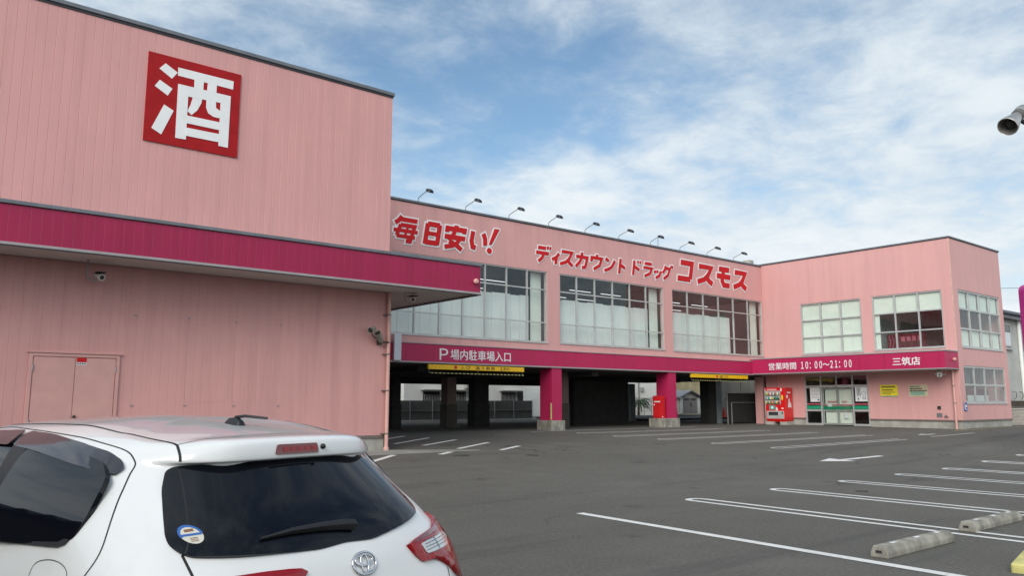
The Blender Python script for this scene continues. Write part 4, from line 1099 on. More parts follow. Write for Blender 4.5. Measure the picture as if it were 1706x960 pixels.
b = MB(); b.prism([(8.75, 3.12, -.05), (9.62, 3.30, -.05), (9.9, 2.2, -.05), (9.0, 2.0, -.05)], (0, 0, .14)); b.build('kerb_top', 'kerbyellow', t, bevel=.02)

# ------------------------------------------------------------------ things seen through the open deck
def gnd(x, y): return gz(x, y)
t = thing('mesh_fence', (30, 41.5, .5), 'grey panel fence with pale rails seen through the deck, in front of the white house', 'fence')
mb = MB()
for i in range(7): mb.box(24.4 + i * 1.62, 24.4 + i * 1.62 + 1.58, 41.52, 41.54, .58, 1.75)
mb.split('mesh_panel', 'fence', t)
mb = MB(); mb.box(24.2, 35.6, 41.46, 41.50, 1.13, 1.16); mb.box(24.2, 35.6, 41.46, 41.50, .56, .59); mb.build('rail', 'rail', t)
for i in range(8):
    x = 24.36 + i * 1.62
    MB().tube([(x, 41.48, .4), (x, 41.48, 1.78)], .03, 8).build('post', 'rail', t)
def house_window(par, x0, x1, y, z0, z1, slats):
    f = MB(); f.box(x0, x1, y - .05, y, z0, z0 + .05); f.box(x0, x1, y - .05, y, z1 - .05, z1); f.box(x0, x0 + .05, y - .05, y, z0 + .05, z1 - .05); f.box(x1 - .05, x1, y - .05, y, z0 + .05, z1 - .05)
    f.box(x0 - .15, x1 + .25, y - .45, y, z1 + .03, z1 + .10)
    f = f.build('window', 'rail', par); box('pane', 'lampglass', f, x0 + .05, x1 - .05, y - .03, y - .01, z0 + .05, z1 - .05)
    if slats:
        s = MB(); x = x0 + .1
        while x < x1 - .05: s.box(x, x + .035, y - .12, y - .10, z0, z1 - .22); x += .13
        s.build('window_grille', 'rail', f)
t = thing('white_house', (33, 46, .5), 'white plastered house with grilled windows behind the panel fence', 'house')
box('wall', 'housewall', t, 28.3, 38.7, 46, 54, .2, 6.2)
b = MB(); b.prism([(28.0, 45.5, 6.2), (39.0, 45.5, 6.2), (39.0, 50, 7.6), (28.0, 50, 7.6)], (0, 0, .12)); b.prism([(28.0, 54.5, 6.2), (28.0, 50, 7.6), (39.0, 50, 7.6), (39.0, 54.5, 6.2)], (0, 0, .12)); b.split('roof', 'tile', t)
for x0, x1 in ((29.75, 31.2), (32.3, 33.4), (36.55, 38.0)): house_window(t, x0, x1, 46, 1.3, 2.42, True)
b = MB(); b.box(33.2, 33.95, 45.62, 45.95, 2.62, 3.15); b = b.build('air_conditioner', 'rail', t, bevel=.02); MB().lathe([(0, .2), (.012, .2), (.013, .001)], (33.5, 45.62, 2.88), (0, -1, 0), 18).build('fan_grille', 'bin', b)
MB().tube([(34.3, 45.93, 6), (34.3, 45.93, 2.3), (34.05, 45.93, 2.0), (34.05, 45.93, .5)], .05, 8).build('downpipe', 'housewall', t)
box('hatch', 'ink', t, 38.15, 38.66, 45.95, 45.998, 1.75, 2.5)
box('annex', 'houseplaster', t, 24.0, 28.28, 47, 53, .2, 3.6); MB().tube([(26.3, 46.9, .4), (26.3, 46.9, 3.4)], .09, 8).build('downpipe', 'housewall', t)
b = MB(); b.box(27.2, 27.75, 46.95, 46.998, .9, 2.3); b.build('side_door', 'bin', t)
t = thing('plaster_house', (43, 46, .5), 'pale house wall with pipes seen in the narrow gap left of the second pillar', 'house')
box('wall', 'housewall', t, 44, 58, 47, 55, .2, 6.4)
b = MB(); b.prism([(43.7, 46.5, 6.4), (58.3, 46.5, 6.4), (58.3, 51, 7.7), (43.7, 51, 7.7)], (0, 0, .12)); b.prism([(43.7, 55.5, 6.4), (43.7, 51, 7.7), (58.3, 51, 7.7), (58.3, 55.5, 6.4)], (0, 0, .12)); b.split('roof', 'tile', t)
mb = MB(); mb.tube([(51.1, 46.9, .5), (51.1, 46.9, 6)], .04, 6); mb.tube([(52.6, 46.9, .5), (52.6, 46.9, 6)], .05, 6); mb.tube([(50.0, 46.9, 2.0), (54.5, 46.9, 2.0)], .03, 6); mb.split('downpipe', 'bin', t)
mb = MB(); mb.box(51.6, 51.9, 46.85, 46.99, 2.2, 2.7); mb.box(52.9, 53.2, 46.85, 46.99, 2.6, 2.95); mb.split('meter_box', 'rail', t)
t = thing('rail_fence', (46, 41, .5), 'low pale rail fence under the palm leaves in the narrow gap', 'fence')
for i in range(5): MB().tube([(44.6 + i * .8, 40.7, .4), (44.6 + i * .8, 40.7, 1.75)], .022, 6).build('post', 'rail', t)
mb = MB()
for z in (1.0, 1.35, 1.7): mb.tube([(44.6, 40.7, z), (47.8, 40.7, z)], .014, 6)
mb.box(44.6, 47.8, 40.66, 40.74, .45, .6); mb.build('rail', 'rail', t)
t = thing('palm_plant', (47.3, 42.2, .5), 'small dark green palm-like plant behind the rail fence', 'plant')
mb = MB(); mb.tube([(47.2, 42.2, .4), (47.25, 42.2, 1.2), (47.2, 42.15, 1.75)], .07, 8); mb.build('stem', 'bark', t)
mb = MB()
for k in range(26):
    a = random.uniform(0, 6.283); ln = random.uniform(.7, 1.15); up = random.uniform(.1, .9)
    P = [Vector((47.2, 42.15, 1.72)) + Vector((math.cos(a) * s * ln, math.sin(a) * s * ln, up * s * ln - .9 * s * s * ln)) for s in (0, .25, .5, .75, 1)]
    n = Vector((-math.sin(a), math.cos(a), 0))
    for i in range(4):
        for side in (-1, 1):
            w = .16 * (1 - i / 5)
            mb.add([P[i], P[i + 1], P[i + 1] + n * side * w * .6 - Vector((0, 0, .06)), P[i] + n * side * w - Vector((0, 0, .05))], [(0, 1, 2, 3)])
mb.build('fronds', 'leaf', t, fixn=False)

t = thing('tan_wall', (52, 44, .5), 'tall tan block wall behind the garden shed', 'wall')
b = MB(); b.box(50.6, 57.5, 43.0, 43.25, .2, 4.2); b.build('block_wall', 'tan', t)
mb = MB()
for k in range(14): mb.box(50.65 + k * .2, 50.8 + k * .2, 42.93, 42.998, .4, 2.15)
mb.build('slat_screen', 'greywall', t)
t = thing('garden_shed', (51.2, 40.5, .78), 'beige garden shed with pitched grey roof and double doors seen through the deck', 'shed')
box('floor_edge', 'shedwall', t, 49.45, 52.3, 40.0, 42.4, .70, .78)
sw = MB(); sw.prism([(49.55, 40.05, .78), (52.1, 40.05, .78), (52.1, 40.05, 2.08), (50.82, 40.05, 2.52), (49.55, 40.05, 2.08)], (0, 2.3, 0)); sw = sw.build('wall', 'shedwall', t)
for x in (49.62, 51.78): box('corner_post', 'board', t, x, x + .27, 39.99, 40.045, .79, 2.05)
for x in (50.0, 50.83): 
    dl = box('door', 'sheddoor', t, x, x + .81, 40.0, 40.04, .82, 2.02, bevel=.01); box('door_light', 'ink', dl, x + .15, x + .66, 39.985, 39.998, 1.82, 1.94)
box('handle', 'ink', t, 50.86, 50.93, 39.96, 39.998, 1.35, 1.6)
rf = MB()
for s in (-1, 1): rf.prism([(50.82, 39.82, 2.60), (50.82 + s * 1.48, 39.82, 2.06), (50.82 + s * 1.48, 39.82, 1.97), (50.82, 39.82, 2.51)], (0, 2.75, 0))
rf.split('roof', 'shedroof', t)
box('side_lean_to', 'shedwall', t, 52.32, 52.55, 40.1, 42.2, .78, 1.95)
def traffic_cone(x, y, z, label):
    t = thing('traffic_cone', (x, y, z), label, 'traffic cone', 'red traffic cones behind the deck')
    MB().lathe([(.03, .17), (.06, .15), (.68, .035), (.70, .03), (.701, .001)], (x, y, z), (0, 0, 1), 16).build('cone_body', 'cone', t, smooth=True)
    box('cone_foot', 'cone', t, x - .2, x + .2, y - .2, y + .2, z, z + .032)
traffic_cone(48.2, 39.3, .62, 'red traffic cone left of the garden shed')
traffic_cone(46.9, 34.0, .62, 'red traffic cone by the grey wall left of the black gate')
t = thing('grey_wall', (48, 36, .5), 'streaked grey wall behind the second traffic cone', 'wall')
b = MB(); b.box(46.3, 49.2, 34.8, 35.1, .3, 5); b.box(49.21, 53.5, 34.9, 35.15, .3, 5.0); b.split('wall_face', 'greywall', t)
MB().tube([(46.25, 34.7, .4), (46.25, 34.7, 4.2)], .05, 8).build('downpipe', 'rail', t)
mb = MB(); mb.tube([(46.3, 34.65, 2.5), (47.3, 34.65, 2.55)], .035, 6); mb.tube([(46.4, 34.6, .9), (47.9, 34.6, 2.15)], .025, 6); mb.split('pipe', 'rail', t)
t = thing('kerb_bank', (48, 33, .5), 'dark low retaining wall under the shed and cones', 'wall')
b = MB(); b.box(37.4, 60, 33.2, 33.5, .2, .62); b.box(37.4, 60, 33.5, 43, .2, .618); b.build('bank', 'black', t)
t = thing('metal_gate', (39, 27, .5), 'black panelled gate closing the deck beside the vending machine', 'gate')
GX0, GX1 = 35.80, 37.54
mb = MB(); mb.box(35.66, 38.3, 25.65, 25.68, .6, 2.12); mb.build('gate_panel', 'black', t)
mb = MB(); mb.box(35.66, 38.3, 25.60, 25.645, 2.125, 2.16); mb.box(36.02, 38.3, 25.60, 25.645, 1.62, 1.64); mb.box(36.0, 36.02, 25.60, 25.645, .5, 1.64); mb.box(35.63, 35.655, 25.60, 25.645, .5, 2.16); mb.build('gate_frame', 'rail', t)
MB().tube([(36.9, 25.62, 2.16), (36.9, 25.62, 3.0)], .025, 6).build('post', 'rail', t)

# ------------------------------------------------------------------ right hand neighbour, wall, pole sign, lamp
t = thing('grey_building', (52, 17, .4), 'pale grey two storey building with corrugated eaves at the right edge', 'building')
box('wall', 'houseplaster', t, 48.2, 64, 17.2, 30, .2, 6.35)
b = MB(); b.box(47.9, 64.3, 16.8, 30.3, 6.36, 6.56); b.build('eaves', 'cap', t)
b = MB(); n = 60; vs_ = []
for i in range(n * 4 + 1):
    x = 47.8 + i * (16.6 / (n * 4)); z = 6.66 + .07 * math.sin(i * math.pi / 2)
    vs_ += [(x, 16.6, z), (x, 30.5, z + 1.2)]
b.add(vs_, [(2 * i, 2 * i + 2, 2 * i + 3, 2 * i + 1) for i in range(n * 4)]); b = b.build('roof', 'tile', t, fixn=False, smooth='all')
sd_ = b.modifiers.new('thick', 'SOLIDIFY'); sd_.thickness = .06
f = MB(); f.box(50.0, 51.05, 17.12, 17.2, 4.78, 4.86); f.box(50.0, 51.05, 17.12, 17.2, 6.02, 6.1); f.box(50.0, 50.08, 17.12, 17.2, 4.86, 6.02); f.box(50.97, 51.05, 17.12, 17.2, 4.86, 6.02); f.box(49.9, 51.15, 17.05, 17.2, 4.6, 4.7)
f = f.build('window', 'rail', t); box('pane', 'lampglass', f, 50.08, 50.97, 17.15, 17.18, 5.62, 6.02); box('screen', 'offwhite', f, 50.08, 50.97, 17.14, 17.17, 4.86, 5.6)
MB().tube([(52.25, 17.1, .5), (52.25, 17.1, 6.35)], .10, 10).build('downpipe', 'board', t)
for x in (50.6, 51.6): MB().tube([(x, 17.15, 2.25), (x, 16.98, 2.2), (x + .05, 16.98, 1.95), (x, 17.08, 1.8)], .03, 6).build('bent_pipe', 'bin', t)
t = thing('block_wall', (50, 16.3, .4), 'brown concrete block wall between the shop and the grey building', 'wall')
b = MB(); b.box(46.8, 60, 16.4, 16.6, .2, 1.72); b.build('block_wall', 'brownblock', t)
b = MB()
for k in range(4): b.box(46.8, 60, 16.393, 16.399, .3 + k * .36, .312 + k * .36)
b.build('mortar_joint', 'trim', t)
t = thing('lattice_fence', (49, 15.4, .4), 'low beige lattice fence in front of the brown block wall', 'fence')
mb = MB(); mb.box(44.2, 56, 15.38, 15.44, 1.28, 1.34); mb.box(44.2, 56, 15.38, 15.44, .45, .50); mb.build('rail', 'shedwall', t)
mb = MB()
for k in range(74): mb.box(44.25 + k * .16, 44.28 + k * .16, 15.395, 15.425, .5, 1.28)
for k in range(4): mb.box(44.2, 56, 15.385, 15.393, .63 + k * .16, .645 + k * .16)
mb.build('lattice', 'shedwall', t)
t = thing('pole_sign', (29.5, 8.6, 0), 'magenta pole sign panel with rounded corner at the right edge', 'sign')
ox, oy = 28.09, 8.92; dv = Vector((.76, -.65, 0)); pv = Vector((.65, .76, 0))
def sgn(u, z): return Vector((ox, oy, z)) + dv * u
P = [(0, 3.2)] + [(.22 - .22 * math.cos(R(a)), 5.12 + .22 * math.sin(R(a))) for a in range(0, 91, 15)] + [(3.0, 5.34), (3.0, 3.2)]
MB().prism([sgn(u, z) for u, z in P], pv * .35).build('panel', 'magsign', t)
MB().prism([sgn(u, z) for u, z in ((0, 2.35), (3, 2.35), (3, 3.19), (0, 3.19))], pv * .35).build('lower_panel', 'white', t)
mb = MB(); mb.tube([sgn(1.5, 0) + pv * .18, sgn(1.5, 2.34) + pv * .18], .16, 14); mb.build('pole', 'steel', t)

t = thing('yard_lamp', (14.2, 4.3, 0), 'silver bell shaped floodlight high at the right edge', 'lamp')
A = Vector((13.30, 4.16, 5.90)); D = Vector((-.55, .10, -.42)).normalized()
# housing: bell, ribbed collar and tail
L_ = MB(); L_.lathe([(.02, .10), (.14, .118), (.235, .134), (.245, .140), (.23, .147), (.18, .142), (.06, .114), (-.06, .084), (-.12, .078)], A, D, 32)
L_ = L_.build('bell', 'lampsilver', t, smooth=True)
cb = MB()
for k in range(5): cb.lathe([(-.122 - k * .018, .094), (-.132 - k * .018, .094)], A, D, 28); cb.lathe([(-.132 - k * .018, .084), (-.140 - k * .018, .084)], A, D, 28)
cb.build('ribbed_collar', 'bin', t)
MB().lathe([(-.21, .092), (-.30, .098), (-.36, .086), (-.38, .05), (-.381, .001)], A, D, 28).build('tail', 'lampsilver', t, smooth=True)
MB().lathe([(.06, .108), (.065, .108), (.066, .001)], A, D, 32).build('lens', 'lampglass', L_)
MB().lathe([(.18, .02), (.15, .055), (.08, .065)], A, D, 20).build('bulb', 'iron', L_, smooth=True)
mb = MB(); mb.tube([A - D * .16 + Vector((.03, -.02, -.08)), Vector((13.62, 4.0, 5.80)), Vector((13.66, 3.97, 5.62)), Vector((14.5, 3.5, 5.62))], .035, 8); mb.build('bracket', 'lampblack', t)
MB().tube([(14.5, 3.5, 0), (14.5, 3.5, 6.0)], .07, 14).build('pole', 'steel', t)

t = thing('power_line', (60, 20, 9), 'thin overhead wire behind the right corner of the shop', 'wire')
MB().tube([(40 + k * 4, 44 - k * 3.3, 10.6 - .5 * math.sin(k / 10 * math.pi)) for k in range(11)], .015, 5).build('wire', 'rubber', t)

# dark neighbouring shed left of the parked car: outside the frame, mirrored in the car's side windows
t = thing('dark_shed', (-10, 10, 0), 'dark timber shed with wavy corrugated roof left of the car park', 'shed')
box('wall', 'darkhouse', t, -16, -6.4, 3.0, 17.0, -.1, 3.45)
b = MB(); vs_ = []
for i in range(241):
    y = 2.6 + i * .06; z = 3.56 + .075 * math.sin(i * math.pi / 5)
    vs_ += [(-6.0, y, z), (-11.2, y, z + 1.1), (-16.4, y, z)]
b.add(vs_, [q for i in range(240) for q in ((3 * i, 3 * i + 3, 3 * i + 4, 3 * i + 1), (3 * i + 1, 3 * i + 4, 3 * i + 5, 3 * i + 2))])
b = b.build('roof', 'tile', t, fixn=False, smooth='all'); sm_ = b.modifiers.new('thick', 'SOLIDIFY'); sm_.thickness = .05
b = MB()
for y in (5.5, 9.5, 13.5): b.box(-6.39, -6.36, y, y + 1.3, .0, 2.1)
b.split('door', 'bin', t)

t = thing('added_shade_house', (-9, -6, 0), 'unseen dark grey house added to shade the car, beside the dark timber shed', 'house')  # added out of frame; height set to keep sun off the car's left side
box('wall', 'darkhouse', t, -17, -6.8, -16, 1.6, -.1, 5.3)
b = MB(); b.prism([(-17.5, -16.5, 5.3), (-6.3, -16.5, 5.3), (-11.9, -16.5, 7.0)], (0, 18.6, 0)); b.build('roof', 'tile', t)
for y in (-12, -8, -4, -1):
    f = MB(); f.box(-6.79, -6.73, y, y + 1.6, 1.2, 2.4); f = f.build('window', 'rail', t); box('pane', 'lampglass', f, -6.729, -6.72, y + .06, y + 1.54, 1.26, 2.34)
# ------------------------------------------------------------------ the parked hatchback
# local axes of the car: s forward from the rear bumper, l to its left, z up
CAR_RINGS = [
 [(.06,0,.26),(.07,.3,.26),(.12,.6,.25),(.35,.76,.24),(.65,.80,.2),(1.2,.80,.2),(1.9,.80,.2),(2.6,.80,.2),(3.2,.79,.2),(3.7,.68,.2),(3.9,.35,.2),(3.94,0,.2)],
 [(.0,0,.45),(.01,.3,.45),(.06,.62,.45),(.28,.81,.45),(.65,.845,.45),(1.2,.84,.45),(1.9,.84,.45),(2.6,.845,.45),(3.2,.84,.45),(3.72,.74,.45),(3.92,.38,.45),(3.96,0,.45)],
 [(.0,0,.68),(.01,.3,.68),(.06,.62,.70),(.27,.82,.72),(.65,.85,.74),(1.2,.848,.74),(1.9,.845,.73),(2.6,.85,.72),(3.2,.84,.70),(3.68,.74,.68),(3.86,.38,.66),(3.9,0,.66)],
 [(.035,0,.90),(.045,.3,.90),(.10,.58,.92),(.28,.78,.94),(.65,.835,.95),(1.2,.835,.93),(1.9,.83,.91),(2.6,.82,.90),(3.2,.76,.87),(3.55,.6,.82),(3.68,.35,.80),(3.72,0,.80)],
 [(.085,0,1.03),(.10,.3,1.035),(.20,.55,1.07),(.34,.70,1.10),(.66,.80,1.10),(1.2,.79,1.07),(1.9,.78,1.03),(2.6,.74,.99),(2.95,.62,.97),(3.02,.5,.98),(3.08,.3,.99),(3.1,0,.99)],
 [(.25,0,1.21),(.265,.3,1.21),(.35,.52,1.22),(.47,.63,1.235),(.72,.735,1.25),(1.2,.735,1.25),(1.9,.72,1.22),(2.5,.68,1.18),(2.72,.6,1.16),(2.78,.45,1.165),(2.82,.25,1.17),(2.83,0,1.17)],
 [(.42,0,1.365),(.435,.3,1.362),(.52,.47,1.355),(.60,.56,1.36),(.78,.645,1.385),(1.2,.655,1.41),(1.9,.645,1.40),(2.3,.62,1.36),(2.45,.55,1.345),(2.5,.4,1.35),(2.53,.22,1.355),(2.54,0,1.355)],
 [(.385,0,1.372),(.40,.3,1.37),(.50,.475,1.37),(.60,.545,1.385),(.79,.60,1.425),(1.2,.61,1.455),(1.9,.60,1.445),(2.25,.57,1.40),(2.38,.5,1.385),(2.43,.36,1.395),(2.46,.2,1.4),(2.46,0,1.4)],
 [(.393,0,1.436),(.412,.3,1.433),(.53,.465,1.42),(.62,.51,1.425),(.82,.545,1.452),(1.2,.555,1.483),(1.9,.55,1.475),(2.2,.52,1.43),(2.3,.45,1.42),(2.35,.33,1.43),(2.37,.18,1.435),(2.38,0,1.437)],
 [(.58,0,1.462),(.60,.26,1.458),(.66,.40,1.452),(.72,.455,1.45),(.88,.485,1.468),(1.2,.495,1.50),(1.85,.49,1.493),(2.1,.46,1.455),(2.18,.4,1.45),(2.22,.28,1.46),(2.24,.15,1.465),(2.25,0,1.467)],
 [(.9,0,1.492),(.9,.15,1.49),(.93,.25,1.486),(.98,.29,1.487),(1.08,.30,1.498),(1.3,.31,1.518),(1.7,.31,1.515),(1.88,.28,1.50),(1.93,.24,1.497),(1.97,.17,1.5),(1.99,.09,1.502),(2.0,0,1.502)],
 [(1.15,0,1.515),(1.17,0,1.516),(1.2,0,1.517),(1.23,0,1.519),(1.3,0,1.524),(1.4,0,1.53),(1.5,0,1.532),(1.58,0,1.528),(1.62,0,1.526),(1.65,0,1.524),(1.67,0,1.522),(1.68,0,1.521)],
]
def pchip(P, n):
    """C1 monotone interpolation of a list of vectors, n steps a span"""
    m=len(P); k=len(P[0])
    t=[0.0]
    for i in range(1,m):
        t.append(t[-1]+max(1e-4,math.sqrt(sum((P[i][j]-P[i-1][j])**2 for j in range(k))))**.6)
    out=[[0]*k for _ in range((m-1)*n+1)]
    for j in range(k):
        y=[p[j] for p in P]
        h=[t[i+1]-t[i] for i in range(m-1)]
        d=[(y[i+1]-y[i])/h[i] for i in range(m-1)]
        s=[0]*m
        for i in range(1,m-1):
            w=h[i]/(h[i-1]+h[i])
            # average slope, limited so that nothing overshoots
            a=d[i-1]*w+d[i]*(1-w)
            if d[i-1]*d[i]<=0: a*=.25
            else:
                lim=3*min(abs(d[i-1]),abs(d[i])); a=max(-lim,min(lim,a))
            s[i]=a
        s[0]=d[0]; s[-1]=d[-1]
        for i in range(m-1):
            for q in range(n+1):
                if q==n and i<m-2: continue
                u=q/n
                h00=2*u**3-3*u*u+1; h10=u**3-2*u*u+u; h01=-2*u**3+3*u*u; h11=u**3-u*u
                out[i*n+q][j]=h00*y[i]+h10*h[i]*s[i]+h01*y[i+1]+h11*h[i]*s[i+1]
    return out
def car_shell(nu=6,nv=6):
    rows=[]
    for k,ring in enumerate(CAR_RINGS):
        q={4:.955,5:.935,6:.96}.get(k,1)
        full=[(s,-l*(q if 2<=i<=3 else 1),z) for i,(s,l,z) in reversed(list(enumerate(ring)))]+[p for p in ring[1:]]
        # from front centre along -l side to rear centre to +l side to front centre
        rows.append(pchip(full,nu))
    cols=[]
    for c in range(len(rows[0])):
        cols.append(pchip([r[c] for r in rows],nv))
    nC=len(cols); nR=len(cols[0])
    verts=[tuple(cols[c][r]) for c in range(nC) for r in range(nR)]
    faces=[]
    for c in range(nC-1):
        for r in range(nR-1):
            faces.append((c*nR+r,(c+1)*nR+r,(c+1)*nR+r+1,c*nR+r+1))
    return verts,faces,nC,nR

CAR = thing('parked_car', (1.553, 2.775, .028), 'white hatchback with dark tinted windows parked in the near left corner, seen from behind', 'car', rz=.255)
BASE[CAR.name] = Vector((0, 0, 0))
def cv(s, l, z): return Vector((-l, s, z))            # car axes -> the parent's local x, y, z
def carmat(name, col, rough, coat, spec=.5, metal=0.0, crough=.03):
    m, t, b = newmat(name)
    b.inputs['Base Color'].default_value = (*col, 1); b.inputs['Roughness'].default_value = rough; b.inputs['Metallic'].default_value = metal
    b.inputs['Coat Weight'].default_value = coat; b.inputs['Coat Roughness'].default_value = crough; b.inputs['Specular IOR Level'].default_value = spec
    M[name] = m; return m, t, b
m, t, b = carmat('car_white_paint', (.83, .83, .812), .35, 1.0, spec=.3, crough=.01)
o_ = nobj(t); dirt = nrange(t, nnoise(t, o_, 5.0, 6, .65, (1, 1, .5)), .45, .8); sp = nrange(t, nnoise(t, o_, 60, 3, .7), .60, .75)
t.links.new(nmix(t, nmath(t, 'ADD', nmath(t, 'MULTIPLY', dirt, .10), nmath(t, 'MULTIPLY', sp, .05)), (.83, .83, .812, 1), (.48, .46, .41, 1)), b.inputs['Base Color'])
carmat('car_gap', (.012, .012, .012), .7, 0)
m, t, b = carmat('car_dark_glass', (.004, .005, .008), .015, 0, spec=.38)
sm = nrange(t, nnoise(t, nobj(t), 3.0, 5, .7, (1.0, 1.0, .35)), .50, .80)
t.links.new(nmix(t, nmath(t, 'MULTIPLY', sm, .35), (.004, .005, .008, 1), (.018, .018, .019, 1)), b.inputs['Base Color'])
carmat('car_black_trim', (.015, .015, .017), .45, 0)
carmat('car_visor', (.028, .028, .038), .12, .5)
carmat('lamp_red', (.30, .004, .009), .15, .6, spec=.3)
carmat('lamp_dark_red', (.16, .004, .008), .15, 1.0)
carmat('lamp_clear', (.62, .62, .62), .15, 1.0, metal=.6)
carmat('chrome', (.72, .72, .74), .08, 0, metal=1.0)
carmat('tyre', (.02, .02, .02), .8, 0)
carmat('alloy', (.5, .5, .52), .3, 0, metal=.8)

cvv, cff, nC, nR = car_shell(8, 7)
bm = bmesh.new()
vv = [bm.verts.new(cv(*p)) for p in cvv]
for f in cff:
    try: bm.faces.new([vv[i] for i in f])
    except ValueError: pass
bmesh.ops.remove_doubles(bm, verts=bm.verts, dist=2e-4)
bm.verts.index_update()
# close the floor
bottom = [e for e in bm.edges if e.is_boundary]
bmesh.ops.holes_fill(bm, edges=bottom, sides=0)
bmesh.ops.dissolve_degenerate(bm, dist=1e-5, edges=bm.edges)
# wheel arches are dark liners set into the flanks further down
bmesh.ops.recalc_face_normals(bm, faces=bm.faces)
me = bpy.data.meshes.new('body'); bm.to_mesh(me)
bvh = BVHTree.FromBMesh(bm)
bm.free()
me.polygons.foreach_set('use_smooth', [True] * len(me.polygons))
me.materials.append(M['car_white_paint'])
body = bpy.data.objects.new('body', me); COL.objects.link(body); body.parent = CAR; BASE[body.name] = Vector((0, 0, 0))

EXTRA = []
def cast(view, a, b_):
    """point and outward normal of the shell; view 'rear': a=l, b=z, looking forward; 'left'/'right': a=s, b=z; 'top': a=s, b=l"""
    if view == 'rear': o, d = cv(-1, a, b_), cv(1, 0, 0)
    elif view == 'left': o, d = cv(a, 2, b_), cv(0, -1, 0)
    elif view == 'right': o, d = cv(a, -2, b_), cv(0, 1, 0)
    elif view == 'front': o, d = cv(6, a, b_), cv(-1, 0, 0)
    else: o, d = cv(a, b_, 3), cv(0, 0, -1)
    h = bvh.ray_cast(o, d)
    if view == 'rear' and EXTRA:
        h2 = EXTRA[0].ray_cast(o, d)
        if h2[0] is not None and (h[0] is None or h2[3] < h[3]): h = h2
    if h[0] is None: return None
    n = h[1]
    if n.dot(d) > 0: n = -n
    return h[0], n
def dense(poly, step):
    out = []
    for i in range(len(poly)):
        a, b_ = Vector(poly[i]), Vector(poly[(i + 1) % len(poly)]); n = max(1, int((b_ - a).length / step))
        out += [a.lerp(b_, k / n) for k in range(n)]
    return out
def rounded(poly, r, n=5):
    """polygon with its corners rounded"""
    out = []; P = [Vector(p) for p in poly]; m_ = len(P)
    for i in range(m_):
        a, p, c = P[i - 1], P[i], P[(i + 1) % m_]
        q = min(r, (a - p).length * .45, (c - p).length * .45)
        s, e = p + (a - p).normalized() * q, p + (c - p).normalized() * q
        for k in range(n + 1):
            u = k / n; out.append((s * (1 - u) ** 2 + p * 2 * u * (1 - u) + e * u * u))
    return [tuple(p) for p in out]
FITS = []
def side_fit(a, b): return [1, a, b, b * b]
def rear_fit(a, b): return [1, a, b, a * a, b * b, a * b, a * a * b, a ** 4, b ** 3, a ** 3]
def decal(name, mt, view, poly, off, parent=CAR, step=.035, r=0, thick=0.004, bulge=0.0, fit=None):
    """a sheet following the body inside the outline, standing off the body, with a folded rim"""
    P = [Vector(p) for p in (rounded(poly, r) if r else poly)]
    P = dense([tuple(p) for p in P], step); n = len(P)
    xs = [p.x for p in P]; ys = [p.y for p in P]; inner = []
    x = min(xs) + step / 2
    while x < max(xs):
        y = min(ys) + step / 2
        while y < max(ys): inner.append(Vector((x, y))); y += step
        x += step
    rr_ = delaunay_2d_cdt(P + inner, [(i, (i + 1) % n) for i in range(n)], [list(range(n))], 1, 1e-6)
    top, bad = [], set()
    norms = []
    for i, q in enumerate(rr_[0]):
        h = cast(view, q.x, q.y)
        if h is None:
            bad.add(i); top.append(Vector((0, 0, 0))); norms.append(Vector((0, 0, 1)))
        else: top.append(h[0]); norms.append(h[1])
    if fit:                                     # a true pane: one smooth curve through the opening
        import numpy as np
        ok = [i for i in range(len(top)) if i not in bad]
        ax = 1 if view == 'rear' else 0            # depth axis in the parent's x, y, z
        A_ = np.array([fit(q.x, q.y) for q in rr_[0]]); D_ = np.array([p[ax] for p in top])
        sol = np.linalg.lstsq(A_[ok], D_[ok], rcond=None)[0]; F_ = A_ @ sol
        sgn0 = -1 if view in ('rear', 'left') else 1
        lift = max(0.0, float(np.percentile(((D_ - F_) * sgn0)[ok], 97)))
        for i in range(len(top)):
            p = top[i].copy(); p[ax] = F_[i] + sgn0 * lift; top[i] = p
            e = 1e-3; q = rr_[0][i]
            ga = (np.array(fit(q.x + e, q.y)) - np.array(fit(q.x - e, q.y))) @ sol / (2 * e); gb = (np.array(fit(q.x, q.y + e)) - np.array(fit(q.x, q.y - e))) @ sol / (2 * e)
            if view == 'rear': nn = Vector((ga, -1, gb)); nn.x = ga * -1 * -1
            else: nn = Vector((sgn0, -ga * sgn0, -gb * sgn0))
            if view == 'rear': nn = Vector((-ga, -1, gb))
            norms[i] = nn.normalized()
        FITS.append((name, round(lift, 4), round(float(np.abs((D_ - F_)[ok]).max()), 4)))
    faces = [tuple(f) for f in rr_[2] if not any(i in bad for i in f)]
    edges = {}
    for f in faces:
        for k in range(len(f)): edges[(f[k], f[(k + 1) % len(f)])] = 1
    rim = [e for e in edges if (e[1], e[0]) not in edges]
    rimv = {i for e in rim for i in e}
    m_ = len(top)
    pts = [p + nn * (off + (bulge if i not in rimv else 0)) for i, (p, nn) in enumerate(zip(top, norms))]
    low = [p + nn * (off - thick) for p, nn in zip(top, norms)]
    b_ = MB(); b_.add(pts + low, faces + [(a, a + m_, e + m_, e) for a, e in rim])
    o = b_.build(name, mt, parent, local=True, smooth='all')
    es = o.modifiers.new('edge', 'EDGE_SPLIT'); es.split_angle = R(50)
    return o
